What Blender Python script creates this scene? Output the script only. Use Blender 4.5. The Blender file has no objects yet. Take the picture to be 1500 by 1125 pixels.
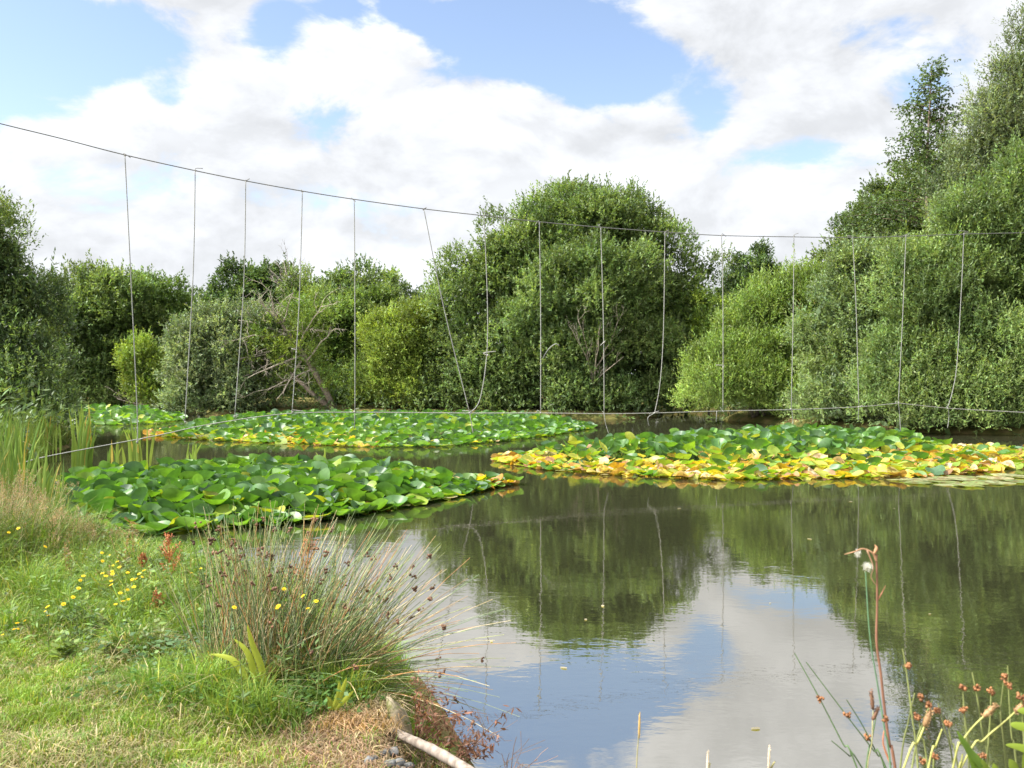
import bpy, math, random
import numpy as np
from mathutils import Vector, Matrix, Euler

SC = bpy.context.scene
COL = SC.collection
PI = math.pi
# ---------------------------------------------------------------- view geometry (photo 1500 px wide, 30 mm lens, horizon at row 552)
F, CX, HY, CZ = 1250.0, 750.0, 552.0, 1.75
def at(px, py, Y): return np.array(((px - CX) / F * Y, Y, CZ - (py - HY) / F * Y))
def on(px, py, z=0.0):
    Y = F * (CZ - z) / (py - HY)
    return np.array(((px - CX) / F * Y, Y, z))

# ---------------------------------------------------------------- mesh + tagging helpers
def new_mesh(name, V, faces, mat, cols=None, smooth=False):
    """V (n,3); faces: list of int arrays (m,k); cols: list of (m,3) arrays matching faces"""
    V = np.asarray(V, np.float32)
    me = bpy.data.meshes.new(name)
    me.vertices.add(len(V)); me.vertices.foreach_set('co', V.ravel())
    faces = [np.asarray(f, np.int32) for f in faces if len(f)]
    loops = np.concatenate([f.ravel() for f in faces])
    tot = np.concatenate([np.full(len(f), f.shape[1], np.int32) for f in faces])
    start = np.concatenate(([0], np.cumsum(tot)[:-1])).astype(np.int32)
    me.loops.add(len(loops)); me.loops.foreach_set('vertex_index', loops)
    me.polygons.add(len(tot)); me.polygons.foreach_set('loop_start', start)
    if smooth: me.polygons.foreach_set('use_smooth', np.ones(len(tot), bool))
    if cols is not None:
        a = me.attributes.new('col', 'FLOAT_COLOR', 'FACE')
        c = np.concatenate([np.asarray(k, np.float32) for k in cols])
        c = np.clip(np.concatenate([c, np.ones((len(c), 1), np.float32)], 1), 0.002, 1)
        a.data.foreach_set('color', c.astype(np.float32).ravel())
    me.update(calc_edges=True)
    if mat: me.materials.append(mat)
    return me

def link(name, me, parent=None, loc=(0, 0, 0)):
    o = bpy.data.objects.new(name, me); COL.objects.link(o)
    o.location = loc
    if parent: o.parent = parent
    return o

class Geo:
    """collects vertices, faces and face colours for ONE mesh"""
    def __init__(s): s.V = []; s.F = {}; s.C = {}; s.n = 0
    def add(s, V, Fs, col=(.5, .5, .5)):
        V = np.asarray(V, float); s.V.append(V)
        for f in (Fs if isinstance(Fs, list) else [Fs]):
            f = np.asarray(f, int)
            if not len(f): continue
            k = f.shape[1]
            s.F.setdefault(k, []).append(f + s.n)
            c = np.asarray(col, float)
            if c.ndim == 1: c = np.tile(c, (len(f), 1))
            s.C.setdefault(k, []).append(c)
        s.n += len(V)
    def tube(s, P, R, col=(.5, .5, .5), k=6, cap=True):
        P = np.asarray(P, float); n = len(P)
        R = np.full(n, R, float) if np.isscalar(R) else np.asarray(R, float)
        T = np.gradient(P, axis=0); T /= np.linalg.norm(T, axis=1)[:, None] + 1e-9
        up = np.array((0, 0, 1.)) if abs(T[0, 2]) < .9 else np.array((1., 0, 0))
        V = []
        for i in range(n):
            a = np.cross(T[i], up); a /= np.linalg.norm(a) + 1e-9
            b = np.cross(a, T[i]); up = b
            ang = np.arange(k) * 2 * PI / k
            V.append(P[i] + R[i] * (np.cos(ang)[:, None] * a + np.sin(ang)[:, None] * b))
        V = np.concatenate(V); fs = []
        for i in range(n - 1):
            for j in range(k):
                fs.append((i * k + j, i * k + (j + 1) % k, (i + 1) * k + (j + 1) % k, (i + 1) * k + j))
        if cap:
            nv = len(V); V = np.concatenate([V, P[[0, -1]]])
            tr = [(nv, (j + 1) % k, j) for j in range(k)] + [(nv + 1, (n - 1) * k + j, (n - 1) * k + (j + 1) % k) for j in range(k)]
            s.add(V, [np.array(fs), np.array(tr)], col)
        else: s.add(V, np.array(fs), col)
    def blob(s, c, r, col, rng, jag=.25, k=6, m=4):
        """lumpy closed ball; r scalar or 3-vector"""
        r = np.ones(3) * r
        V = [(0, 0, 1.)]
        for i in range(1, m):
            th = PI * i / m
            for j in range(k):
                ph = 2 * PI * (j + .5 * (i % 2)) / k
                V.append((math.sin(th) * math.cos(ph), math.sin(th) * math.sin(ph), math.cos(th)))
        V.append((0, 0, -1.)); V = np.array(V) * (1 + jag * rng.uniform(-1, 1, (len(V), 1))) * r + c
        tr = [(0, 1 + j, 1 + (j + 1) % k) for j in range(k)]
        L = len(V) - 1; b = 1 + (m - 2) * k
        tr += [(L, b + (j + 1) % k, b + j) for j in range(k)]
        q = [(1 + i * k + j, 1 + (i + 1) * k + j, 1 + (i + 1) * k + (j + 1) % k, 1 + i * k + (j + 1) % k) for i in range(m - 2) for j in range(k)]
        s.add(V, [np.array(q), np.array(tr)] if q else np.array(tr), col)
    def build(s, name, mat, parent=None, smooth=False, loc=(0, 0, 0)):
        V = np.concatenate(s.V)
        ks = sorted(s.F)
        me = new_mesh(name, V - np.asarray(loc), [np.concatenate(s.F[k]) for k in ks], mat, [np.concatenate(s.C[k]) for k in ks], smooth)
        return link(name, me, parent, loc if parent is None else (0, 0, 0))

def tag(o, label=None, cat=None, group=None, kind=None):
    if label: o['label'] = label
    if cat: o['category'] = cat
    if group: o['group'] = group
    if kind: o['kind'] = kind
    return o
def empty(name, loc, label, cat, group=None):
    o = bpy.data.objects.new(name, None); COL.objects.link(o); o.location = tuple(float(v) for v in loc)
    o.empty_display_size = .2
    return tag(o, label, cat, group)
def part(name, me, parent):
    """mesh in world coordinates, hung under an Empty that has only a location"""
    o = link(name, me, parent)
    o.matrix_parent_inverse = Matrix.Translation(parent.location).inverted() if parent.type == 'EMPTY' else Matrix()
    return o
def gpart(name, geo, mat, parent, smooth=False):
    V = np.concatenate(geo.V); ks = sorted(geo.F)
    root = parent
    while root.parent: root = root.parent
    me = new_mesh(name, V - np.array(root.location), [np.concatenate(geo.F[k]) for k in ks], mat, [np.concatenate(geo.C[k]) for k in ks], smooth)
    return link(name, me, parent)
def unit(a): return a / (np.linalg.norm(a, axis=-1, keepdims=True) + 1e-9)

# ---------------------------------------------------------------- materials
def nodes(name):
    m = bpy.data.materials.new(name); m.use_nodes = True
    nt = m.node_tree; nt.nodes.clear()
    return m, nt, lambda t, **k: _mk(nt, t, k), nt.links.new
def _mk(nt, t, k):
    n = nt.nodes.new(t)
    for a, v in k.items():
        if a in n.inputs.keys() if isinstance(a, str) else False: n.inputs[a].default_value = v
        else: setattr(n, a, v)
    return n
def foliage_mat(name, trans=.32, rough=.5, spec=.4, scale=9.0, var=.35, warm=(1.25, 1.2, .55)):
    m, nt, N, L = nodes(name)
    at_ = N('ShaderNodeAttribute', attribute_name='col')
    geo = N('ShaderNodeNewGeometry')
    nz = N('ShaderNodeTexNoise'); nz.inputs['Scale'].default_value = scale; nz.inputs['Detail'].default_value = 3
    L(geo.outputs['Position'], nz.inputs['Vector'])
    mr = N('ShaderNodeMapRange'); mr.inputs['From Min'].default_value = .3; mr.inputs['From Max'].default_value = .7
    mr.inputs['To Min'].default_value = 1 - var; mr.inputs['To Max'].default_value = 1 + var
    L(nz.outputs['Fac'], mr.inputs['Value'])
    mul = N('ShaderNodeVectorMath', operation='SCALE'); L(at_.outputs['Color'], mul.inputs[0]); L(mr.outputs['Result'], mul.inputs['Scale'])
    p = N('ShaderNodeBsdfPrincipled'); p.inputs['Roughness'].default_value = rough; p.inputs['Specular IOR Level'].default_value = spec
    L(mul.outputs['Vector'], p.inputs['Base Color'])
    out = N('ShaderNodeOutputMaterial')
    if trans > 0:
        tm = N('ShaderNodeVectorMath', operation='MULTIPLY'); L(mul.outputs['Vector'], tm.inputs[0]); tm.inputs[1].default_value = warm
        t = N('ShaderNodeBsdfTranslucent'); L(tm.outputs['Vector'], t.inputs['Color'])
        mx = N('ShaderNodeMixShader'); mx.inputs['Fac'].default_value = trans
        L(p.outputs['BSDF'], mx.inputs[1]); L(t.outputs['BSDF'], mx.inputs[2]); L(mx.outputs['Shader'], out.inputs['Surface'])
    else: L(p.outputs['BSDF'], out.inputs['Surface'])
    return m
M_LEAF = foliage_mat('tree_leaves', trans=.4, rough=.5, spec=.35, scale=1.2, var=.25)
M_GRASS = foliage_mat('grass_blades', trans=.35, rough=.55, spec=.3, scale=2.5, var=.25)
M_LILY = foliage_mat('lily_leaves', trans=.34, rough=.45, spec=.55, scale=14, var=.18, warm=(1.5, 1.6, .35))
M_STEM = foliage_mat('plant_stems', trans=0, rough=.6, spec=.3, scale=20, var=.25)
M_BARK = foliage_mat('bark', trans=0, rough=.85, spec=.15, scale=14, var=.5)
M_PETAL = foliage_mat('petals', trans=.3, rough=.6, spec=.2, scale=30, var=.12, warm=(1.1, 1.1, .8))
M_ROPE = foliage_mat('rope_fibre', trans=0, rough=.75, spec=.2, scale=60, var=.3)

def wood_mat(name, c1, c2, moss=None, scale=30):
    m, nt, N, L = nodes(name)
    tc = N('ShaderNodeTexCoord'); mp = N('ShaderNodeMapping'); mp.inputs['Scale'].default_value = (1, 1, .12)
    L(tc.outputs['Object'], mp.inputs['Vector'])
    nz = N('ShaderNodeTexNoise'); nz.inputs['Scale'].default_value = scale; nz.inputs['Detail'].default_value = 6
    L(mp.outputs['Vector'], nz.inputs['Vector'])
    cr = N('ShaderNodeValToRGB'); cr.color_ramp.elements[0].color = (*c1, 1); cr.color_ramp.elements[1].color = (*c2, 1)
    cr.color_ramp.elements[0].position = .35; cr.color_ramp.elements[1].position = .65
    L(nz.outputs['Fac'], cr.inputs['Fac'])
    p = N('ShaderNodeBsdfPrincipled'); p.inputs['Roughness'].default_value = .85; p.inputs['Specular IOR Level'].default_value = .2
    src = cr.outputs['Color']
    if moss:
        n2 = N('ShaderNodeTexNoise'); n2.inputs['Scale'].default_value = 14; n2.inputs['Detail'].default_value = 5
        L(tc.outputs['Object'], n2.inputs['Vector'])
        r2 = N('ShaderNodeValToRGB'); r2.color_ramp.elements[0].position = .48; r2.color_ramp.elements[1].position = .6
        L(n2.outputs['Fac'], r2.inputs['Fac'])
        mx = N('ShaderNodeMixRGB'); mx.inputs['Color2'].default_value = (*moss, 1)
        L(r2.outputs['Color'], mx.inputs['Fac']); L(src, mx.inputs['Color1']); src = mx.outputs['Color']
    L(src, p.inputs['Base Color'])
    b = N('ShaderNodeBump'); b.inputs['Strength'].default_value = .6; b.inputs['Distance'].default_value = .006
    L(nz.outputs['Fac'], b.inputs['Height']); L(b.outputs['Normal'], p.inputs['Normal'])
    out = N('ShaderNodeOutputMaterial'); L(p.outputs['BSDF'], out.inputs['Surface'])
    return m
M_POST = wood_mat('weathered_wood', (.16, .13, .08), (.34, .29, .2), moss=(.11, .12, .035))
M_LOG = wood_mat('bleached_wood', (.13, .105, .085), (.3, .25, .21))

# ================================================================= SETTING: ground, water, sky
POND = [(9, 2.2), (3, 2.3), (1.2, 2.35), (.3, 2.6), (-.08, 3.1), (-.3, 3.7), (-.5, 4.4), (-.72, 5.0), (-1.35, 5.75), (-2.3, 6.6), (-3.2, 7.3), (-4.5, 8.2), (-6.1, 9.7),
        (-7.7, 12.0), (-8.8, 14.8), (-10.2, 18), (-11.2, 21.5), (-14, 27), (-18, 33), (-23, 42), (-24, 46.5), (-18, 47), (-15.2, 43), (-13.4, 37.5), (-11, 38.8),
        (-4.6, 38), (-1, 36.5), (4.2, 35.2), (6.6, 38), (7.6, 44), (11.5, 46), (11.2, 42), (8.6, 34.5), (10, 31), (10.8, 28.4), (12.6, 26.8), (15.5, 25.6),
        (19, 24), (19, 17), (18, 9), (13, 4)]
def pond_distance(X, Y):
    """positive on land, negative in the pond"""
    X = np.asarray(X, float); Y = np.asarray(Y, float)
    d = np.full(X.shape, 1e9); inside = np.zeros(X.shape, bool)
    n = len(POND)
    for i in range(n):
        (x1, y1), (x2, y2) = POND[i], POND[(i + 1) % n]
        dx, dy = x2 - x1, y2 - y1
        t = np.clip(((X - x1) * dx + (Y - y1) * dy) / (dx * dx + dy * dy), 0, 1)
        d = np.minimum(d, np.hypot(X - x1 - t * dx, Y - y1 - t * dy))
        c = ((y1 > Y) != (y2 > Y))
        xx = (x2 - x1) * (Y - y1) / (y2 - y1 + 1e-12) + x1
        inside ^= c & (X < xx)
    return np.where(inside, -d, d)
def sstep(a, b, x):
    t = np.clip((x - a) / (b - a), 0, 1); return t * t * (3 - 2 * t)
def wob(X, Y, s=1.0):
    return (np.sin(X * 1.7 * s + 1.3 * np.sin(Y * 1.1 * s)) + np.sin(Y * 2.3 * s + 1.7 * np.sin(X * .9 * s) + 2) + .6 * np.sin((X + Y) * 4.1 * s + 1)) / 2.6
def ground_z(X, Y):
    d = pond_distance(X, Y)
    z = -.55 + .62 * sstep(-.9, .03, d) + .22 * sstep(-.02, .4, d) + .06 * sstep(.3, 3, d)
    far = sstep(10, 16, np.asarray(Y, float))
    return z + .025 * wob(X, Y, 1.6) * sstep(.1, .5, d) + far * .25 * sstep(.5, 5, d)

gx = np.unique(np.concatenate([np.arange(-7, 3.01, .09), np.arange(-30, 30.1, .6), np.array([-400, -250, -150, -100, -70, -50, -40, 40, 50, 70, 100, 150, 250, 400.])]))
gy = np.unique(np.concatenate([np.arange(1.5, 11.01, .09), np.arange(-4, 60.1, .6), np.array([-60, -30, -15, -8, 70, 85, 110, 150, 220, 320, 500.])]))
GX, GY = np.meshgrid(gx, gy)
GZ = ground_z(GX, GY)
nx, ny = len(gx), len(gy)
idx = np.arange(nx * ny).reshape(ny, nx)
quads = np.stack([idx[:-1, :-1], idx[:-1, 1:], idx[1:, 1:], idx[1:, :-1]], -1).reshape(-1, 4)
m, nt, N, L = nodes('bank_soil')
g_ = N('ShaderNodeNewGeometry')
n1 = N('ShaderNodeTexNoise'); n1.inputs['Scale'].default_value = 2.2; n1.inputs['Detail'].default_value = 8
n2 = N('ShaderNodeTexNoise'); n2.inputs['Scale'].default_value = 45; n2.inputs['Detail'].default_value = 6
L(g_.outputs['Position'], n1.inputs['Vector']); L(g_.outputs['Position'], n2.inputs['Vector'])
r1 = N('ShaderNodeValToRGB'); e = r1.color_ramp.elements
e[0].position = .3; e[0].color = (.05, .065, .02, 1); e[1].position = .72; e[1].color = (.2, .15, .08, 1)
k_ = e.new(.5); k_.color = (.11, .11, .035, 1)
r2 = N('ShaderNodeValToRGB'); r2.color_ramp.elements[0].color = (.35, .35, .35, 1); r2.color_ramp.elements[1].color = (1.5, 1.4, 1.25, 1)
L(n1.outputs['Fac'], r1.inputs['Fac']); L(n2.outputs['Fac'], r2.inputs['Fac'])
mx = N('ShaderNodeMixRGB', blend_type='MULTIPLY'); mx.inputs['Fac'].default_value = 1
L(r1.outputs['Color'], mx.inputs['Color1']); L(r2.outputs['Color'], mx.inputs['Color2'])
p = N('ShaderNodeBsdfPrincipled'); p.inputs['Roughness'].default_value = .95; p.inputs['Specular IOR Level'].default_value = .1
L(mx.outputs['Color'], p.inputs['Base Color'])
b = N('ShaderNodeBump'); b.inputs['Strength'].default_value = .8; b.inputs['Distance'].default_value = .03
L(n2.outputs['Fac'], b.inputs['Height']); L(b.outputs['Normal'], p.inputs['Normal'])
o_ = N('ShaderNodeOutputMaterial'); L(p.outputs['BSDF'], o_.inputs['Surface'])
M_SOIL = m
ground = link('ground', new_mesh('ground', np.stack([GX.ravel(), GY.ravel(), GZ.ravel()], 1), [quads], M_SOIL, None, True))
tag(ground, 'grassy earth bank around the pond', None, None, 'structure')

# water: murky olive body under a mirror-like skin with faint ripples
m, nt, N, L = nodes('pond_water')
g_ = N('ShaderNodeNewGeometry')
mp = N('ShaderNodeMapping'); mp.inputs['Scale'].default_value = (1.0, 1.6, 1)
L(g_.outputs['Position'], mp.inputs['Vector'])
na = N('ShaderNodeTexNoise'); na.inputs['Scale'].default_value = 2.6; na.inputs['Detail'].default_value = 3; na.inputs['Roughness'].default_value = .55
nb = N('ShaderNodeTexNoise'); nb.inputs['Scale'].default_value = 14; nb.inputs['Detail'].default_value = 2
nc = N('ShaderNodeTexNoise'); nc.inputs['Scale'].default_value = .35; nc.inputs['Detail'].default_value = 2
for q in (na, nb, nc): L(mp.outputs['Vector'], q.inputs['Vector'])
ad = N('ShaderNodeMath', operation='MULTIPLY_ADD'); ad.inputs[1].default_value = .22
L(nb.outputs['Fac'], ad.inputs[0]); L(na.outputs['Fac'], ad.inputs[2])
rr = N('ShaderNodeMapRange'); rr.inputs['From Min'].default_value = .4; rr.inputs['From Max'].default_value = .65; rr.inputs['To Min'].default_value = .35; rr.inputs['To Max'].default_value = 1.0
L(nc.outputs['Fac'], rr.inputs['Value'])
b = N('ShaderNodeBump'); b.inputs['Distance'].default_value = .0021
L(rr.outputs['Result'], b.inputs['Strength']); L(ad.outputs['Value'], b.inputs['Height'])
df = N('ShaderNodeBsdfDiffuse'); df.inputs['Color'].default_value = (.02, .021, .011, 1)
gl = N('ShaderNodeBsdfGlossy'); gl.inputs['Roughness'].default_value = .015; gl.inputs['Color'].default_value = (1, .95, .87, 1)
L(b.outputs['Normal'], gl.inputs['Normal'])
fr = N('ShaderNodeFresnel'); fr.inputs['IOR'].default_value = 10.0
ms = N('ShaderNodeMixShader'); L(fr.outputs['Fac'], ms.inputs['Fac']); L(df.outputs['BSDF'], ms.inputs[1]); L(gl.outputs['BSDF'], ms.inputs[2])
o_ = N('ShaderNodeOutputMaterial'); L(ms.outputs['Shader'], o_.inputs['Surface'])
M_WATER = m
wv = np.array([(-45, 1.2, 0), (45, 1.2, 0), (45, 60, 0), (-45, 60, 0)], float)
water = link('water', new_mesh('water', wv, [np.array([[0, 1, 2, 3]])], M_WATER))
tag(water, 'still murky olive pond water mirroring trees and sky', None, None, 'structure')

# ---------------------------------------------------------------- sun and sky
SUN_EL, SUN_AZ = 52.0, -104.0        # azimuth measured from +Y (view direction) towards +X
el, az = math.radians(SUN_EL), math.radians(SUN_AZ)
to_sun = Vector((math.sin(az) * math.cos(el), math.cos(az) * math.cos(el), math.sin(el)))
sl = bpy.data.lights.new('sun', 'SUN'); sl.energy = 4.3; sl.angle = math.radians(.6); sl.color = (1, .95, .86)
so = bpy.data.objects.new('sun', sl); COL.objects.link(so); so.rotation_euler = to_sun.to_track_quat('Z', 'Y').to_euler(); so.location = (-20, 10, 40)
W = bpy.data.worlds.new('World'); SC.world = W; W.use_nodes = True
nt = W.node_tree; nt.nodes.clear(); L = nt.links.new
def N(t, **k): return _mk(nt, t, k)
def mth(op, a, b_=None, c=None):
    n = nt.nodes.new('ShaderNodeMath'); n.operation = op
    for i, v in enumerate((a, b_, c)):
        if v is None: continue
        if isinstance(v, (int, float)): n.inputs[i].default_value = v
        else: L(v, n.inputs[i])
    return n.outputs[0]
sky = N('ShaderNodeTexSky'); sky.sky_type = 'NISHITA'; sky.sun_disc = False
sky.sun_elevation = el; sky.sun_rotation = az; sky.air_density = 1.0; sky.dust_density = .6; sky.ozone_density = 1.5
tc = N('ShaderNodeTexCoord'); sp = N('ShaderNodeSeparateXYZ'); L(tc.outputs['Generated'], sp.inputs['Vector'])
ay = mth('MAXIMUM', mth('ABSOLUTE', sp.outputs['Y']), .12)
u = mth('DIVIDE', sp.outputs['X'], ay); v = mth('DIVIDE', sp.outputs['Z'], ay)
# clearings in the cloud cover: (direction given as photo px, radii in px, depth)
HOLES = [(50, 35, 200, 80, 1.35), (185, 80, 80, 45, .6), (775, 40, 170, 75, 1.45), (880, 105, 120, 55, 1.1), (690, 60, 60, 60, .4), (1035, 165, 60, 55, .8), (405, 25, 45, 60, .5), (490, 10, 45, 30, .55), (250, 140, 45, 35, .55), (435, 160, 80, 28, .6), (480, 200, 60, 30, .45),
         (1180, 225, 120, 34, .58), (10, 160, 110, 40, .4), (590, 15, 60, 30, .8), (330, 285, 190, 40, .45), (560, 300, 130, 35, .42), (120, 250, 120, 40, .35), (1230, 30, 110, 40, .42), (1350, 125, 90, 40, .5), (-300, 60, 350, 260, .8), (1850, 100, 350, 200, .5)]
cov = None
for (px, py, rx, ry, dp) in HOLES:
    a = mth('DIVIDE', mth('SUBTRACT', u, (px - CX) / F), rx / F * 1.0)
    c = mth('DIVIDE', mth('SUBTRACT', v, (HY - py) / F), ry / F * 1.0)
    r2_ = mth('ADD', mth('MULTIPLY', a, a), mth('MULTIPLY', c, c))
    g = mth('MULTIPLY', mth('EXPONENT', mth('MULTIPLY', r2_, -1.0)), dp)
    cov = g if cov is None else mth('ADD', cov, g)
mp = N('ShaderNodeMapping'); mp.inputs['Scale'].default_value = (1, 1, 1.7); L(tc.outputs['Generated'], mp.inputs['Vector'])
nz = N('ShaderNodeTexNoise'); nz.inputs['Scale'].default_value = 6.5; nz.inputs['Detail'].default_value = 12; nz.inputs['Roughness'].default_value = .6; nz.inputs['Distortion'].default_value = .25
L(mp.outputs['Vector'], nz.inputs['Vector'])
nz2 = N('ShaderNodeTexNoise'); nz2.inputs['Scale'].default_value = 6; nz2.inputs['Detail'].default_value = 7; nz2.inputs['Roughness'].default_value = .5
mp2 = N('ShaderNodeMapping'); mp2.inputs['Location'].default_value = (3.1, 1.7, .6); mp2.inputs['Scale'].default_value = (1, 1, 2.1); L(tc.outputs['Generated'], mp2.inputs['Vector']); L(mp2.outputs['Vector'], nz2.inputs['Vector'])
hi = N('ShaderNodeMapRange'); hi.inputs['From Min'].default_value = .5; hi.inputs['From Max'].default_value = 1.4; hi.inputs['To Max'].default_value = .2; L(v, hi.inputs['Value'])
dens = mth('ADD', mth('SUBTRACT', mth('SUBTRACT', 1.12, hi.outputs[0]), mth('MULTIPLY', cov, 1.3)), mth('MULTIPLY', mth('SUBTRACT', nz.outputs['Fac'], 0.5), 3.4))
mask = N('ShaderNodeMapRange'); mask.interpolation_type = 'SMOOTHSTEP'; mask.inputs['From Min'].default_value = .06; mask.inputs['From Max'].default_value = .58; L(dens, mask.inputs['Value'])
shade = N('ShaderNodeMapRange'); shade.inputs['From Min'].default_value = .38; shade.inputs['From Max'].default_value = .64; shade.inputs['To Min'].default_value = .84; shade.inputs['To Max'].default_value = 1.03; L(nz2.outputs['Fac'], shade.inputs['Value'])
dot = N('ShaderNodeVectorMath', operation='DOT_PRODUCT'); L(tc.outputs['Generated'], dot.inputs[0]); dot.inputs[1].default_value = tuple(to_sun)
near_sun = N('ShaderNodeMapRange'); near_sun.interpolation_type = 'SMOOTHSTEP'; near_sun.inputs['From Min'].default_value = .35; near_sun.inputs['From Max'].default_value = 1.0; near_sun.inputs['To Min'].default_value = 1.0; near_sun.inputs['To Max'].default_value = 4.6; L(dot.outputs['Value'], near_sun.inputs['Value'])
nz3 = N('ShaderNodeTexNoise'); nz3.inputs['Scale'].default_value = 6.5; nz3.inputs['Detail'].default_value = 7; nz3.inputs['Roughness'].default_value = .55; nz3.inputs['Distortion'].default_value = .25
mp3 = N('ShaderNodeMapping'); mp3.inputs['Location'].default_value = (-.018, 0, .035); mp3.inputs['Scale'].default_value = (1, 1, 1.7); L(tc.outputs['Generated'], mp3.inputs['Vector']); L(mp3.outputs['Vector'], nz3.inputs['Vector'])
relief = N('ShaderNodeMapRange'); relief.inputs['From Min'].default_value = -.1; relief.inputs['From Max'].default_value = .1; relief.inputs['To Min'].default_value = .88; relief.inputs['To Max'].default_value = 1.1
L(mth('SUBTRACT', nz.outputs['Fac'], nz3.outputs['Fac']), relief.inputs['Value'])
cl = N('ShaderNodeVectorMath', operation='SCALE'); cl.inputs[0].default_value = (4.3, 4.42, 4.62); L(mth('MULTIPLY', mth('MULTIPLY', shade.outputs['Result'], relief.outputs['Result']), near_sun.outputs['Result']), cl.inputs['Scale'])
# the clear sky itself, pale towards the horizon
sk = N('ShaderNodeVectorMath', operation='MULTIPLY'); L(sky.outputs['Color'], sk.inputs[0]); sk.inputs[1].default_value = (1.28, 1.15, 1.08)
mx = N('ShaderNodeMixRGB'); L(mask.outputs['Result'], mx.inputs['Fac']); L(sk.outputs['Vector'], mx.inputs['Color1']); L(cl.outputs['Vector'], mx.inputs['Color2'])
bg = N('ShaderNodeBackground'); bg.inputs['Strength'].default_value = .1; L(mx.outputs['Color'], bg.inputs['Color'])
wo = N('ShaderNodeOutputWorld'); L(bg.outputs['Background'], wo.inputs['Surface'])

# ---------------------------------------------------------------- camera
cd = bpy.data.cameras.new('camera'); cam = bpy.data.objects.new('camera', cd); COL.objects.link(cam)
cam.location = (0, 0, CZ); cam.rotation_euler = (PI / 2, 0, 0)
cd.lens = 30; cd.sensor_width = 36; cd.shift_y = -(562.5 - HY) / 1500; cd.clip_start = .05; cd.clip_end = 2000
cd.dof.use_dof = True; cd.dof.focus_distance = 8; cd.dof.aperture_fstop = 7.1
SC.camera = cam
SC.view_settings.view_transform = 'Standard'; SC.view_settings.look = 'None'; SC.view_settings.gamma = 1; SC.view_settings.exposure = 1.27
SC.cycles.max_bounces = 8; SC.cycles.transmission_bounces = 4; SC.cycles.diffuse_bounces = 3; SC.cycles.glossy_bounces = 3
SC.cycles.use_denoising = True

# ================================================================= TREES
def leaf_quads(geo, rng, P, D, Nn, ln, wd, col):
    Wv = unit(np.cross(D, Nn))
    ln = ln[:, None]; wd = wd[:, None]
    base = P; mid = P + D * ln * .45
    V = np.stack([base, mid + Wv * wd * .5, P + D * ln - Nn * ln * .06, mid - Wv * wd * .5], 1).reshape(-1, 3)
    Fq = np.arange(len(P) * 4).reshape(-1, 4)
    geo.add(V, Fq, col)
def sprays(geo, rng, P, D, Ls, m, ln, wd, col, jit=.2, alpha=(.35, 1.2), droop=0.):
    n = len(P)
    ii = np.repeat(np.arange(n), m); t = (np.tile(np.arange(m), n) + rng.random(n * m)) / m
    d = D[ii]; pos = P[ii] + d * (Ls[ii] * t)[:, None]
    pr = unit(np.cross(d, unit(rng.normal(size=(n * m, 3)))))
    al = rng.uniform(*alpha, n * m)[:, None]
    ld = d * np.cos(al) + pr * np.sin(al); ld[:, 2] -= droop; ld = unit(ld)
    up = np.array((0, 0, 1.)) + rng.normal(size=(n * m, 3)) * .55
    nn = unit(up - (up * ld).sum(1)[:, None] * ld)
    L_ = ln * 1.0 * rng.uniform(.6, 1.3, n * m); W_ = wd * 1.15 * rng.uniform(.7, 1.2, n * m)
    c = col[ii] * (1 + rng.normal(size=(n * m, 1)) * jit) * (1 + rng.normal(size=(n * m, 3)) * .06)
    leaf_quads(geo, rng, pos, ld, nn, L_, W_, c)
def rnd_dirs(rng, n): return unit(rng.normal(size=(n, 3)))

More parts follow.
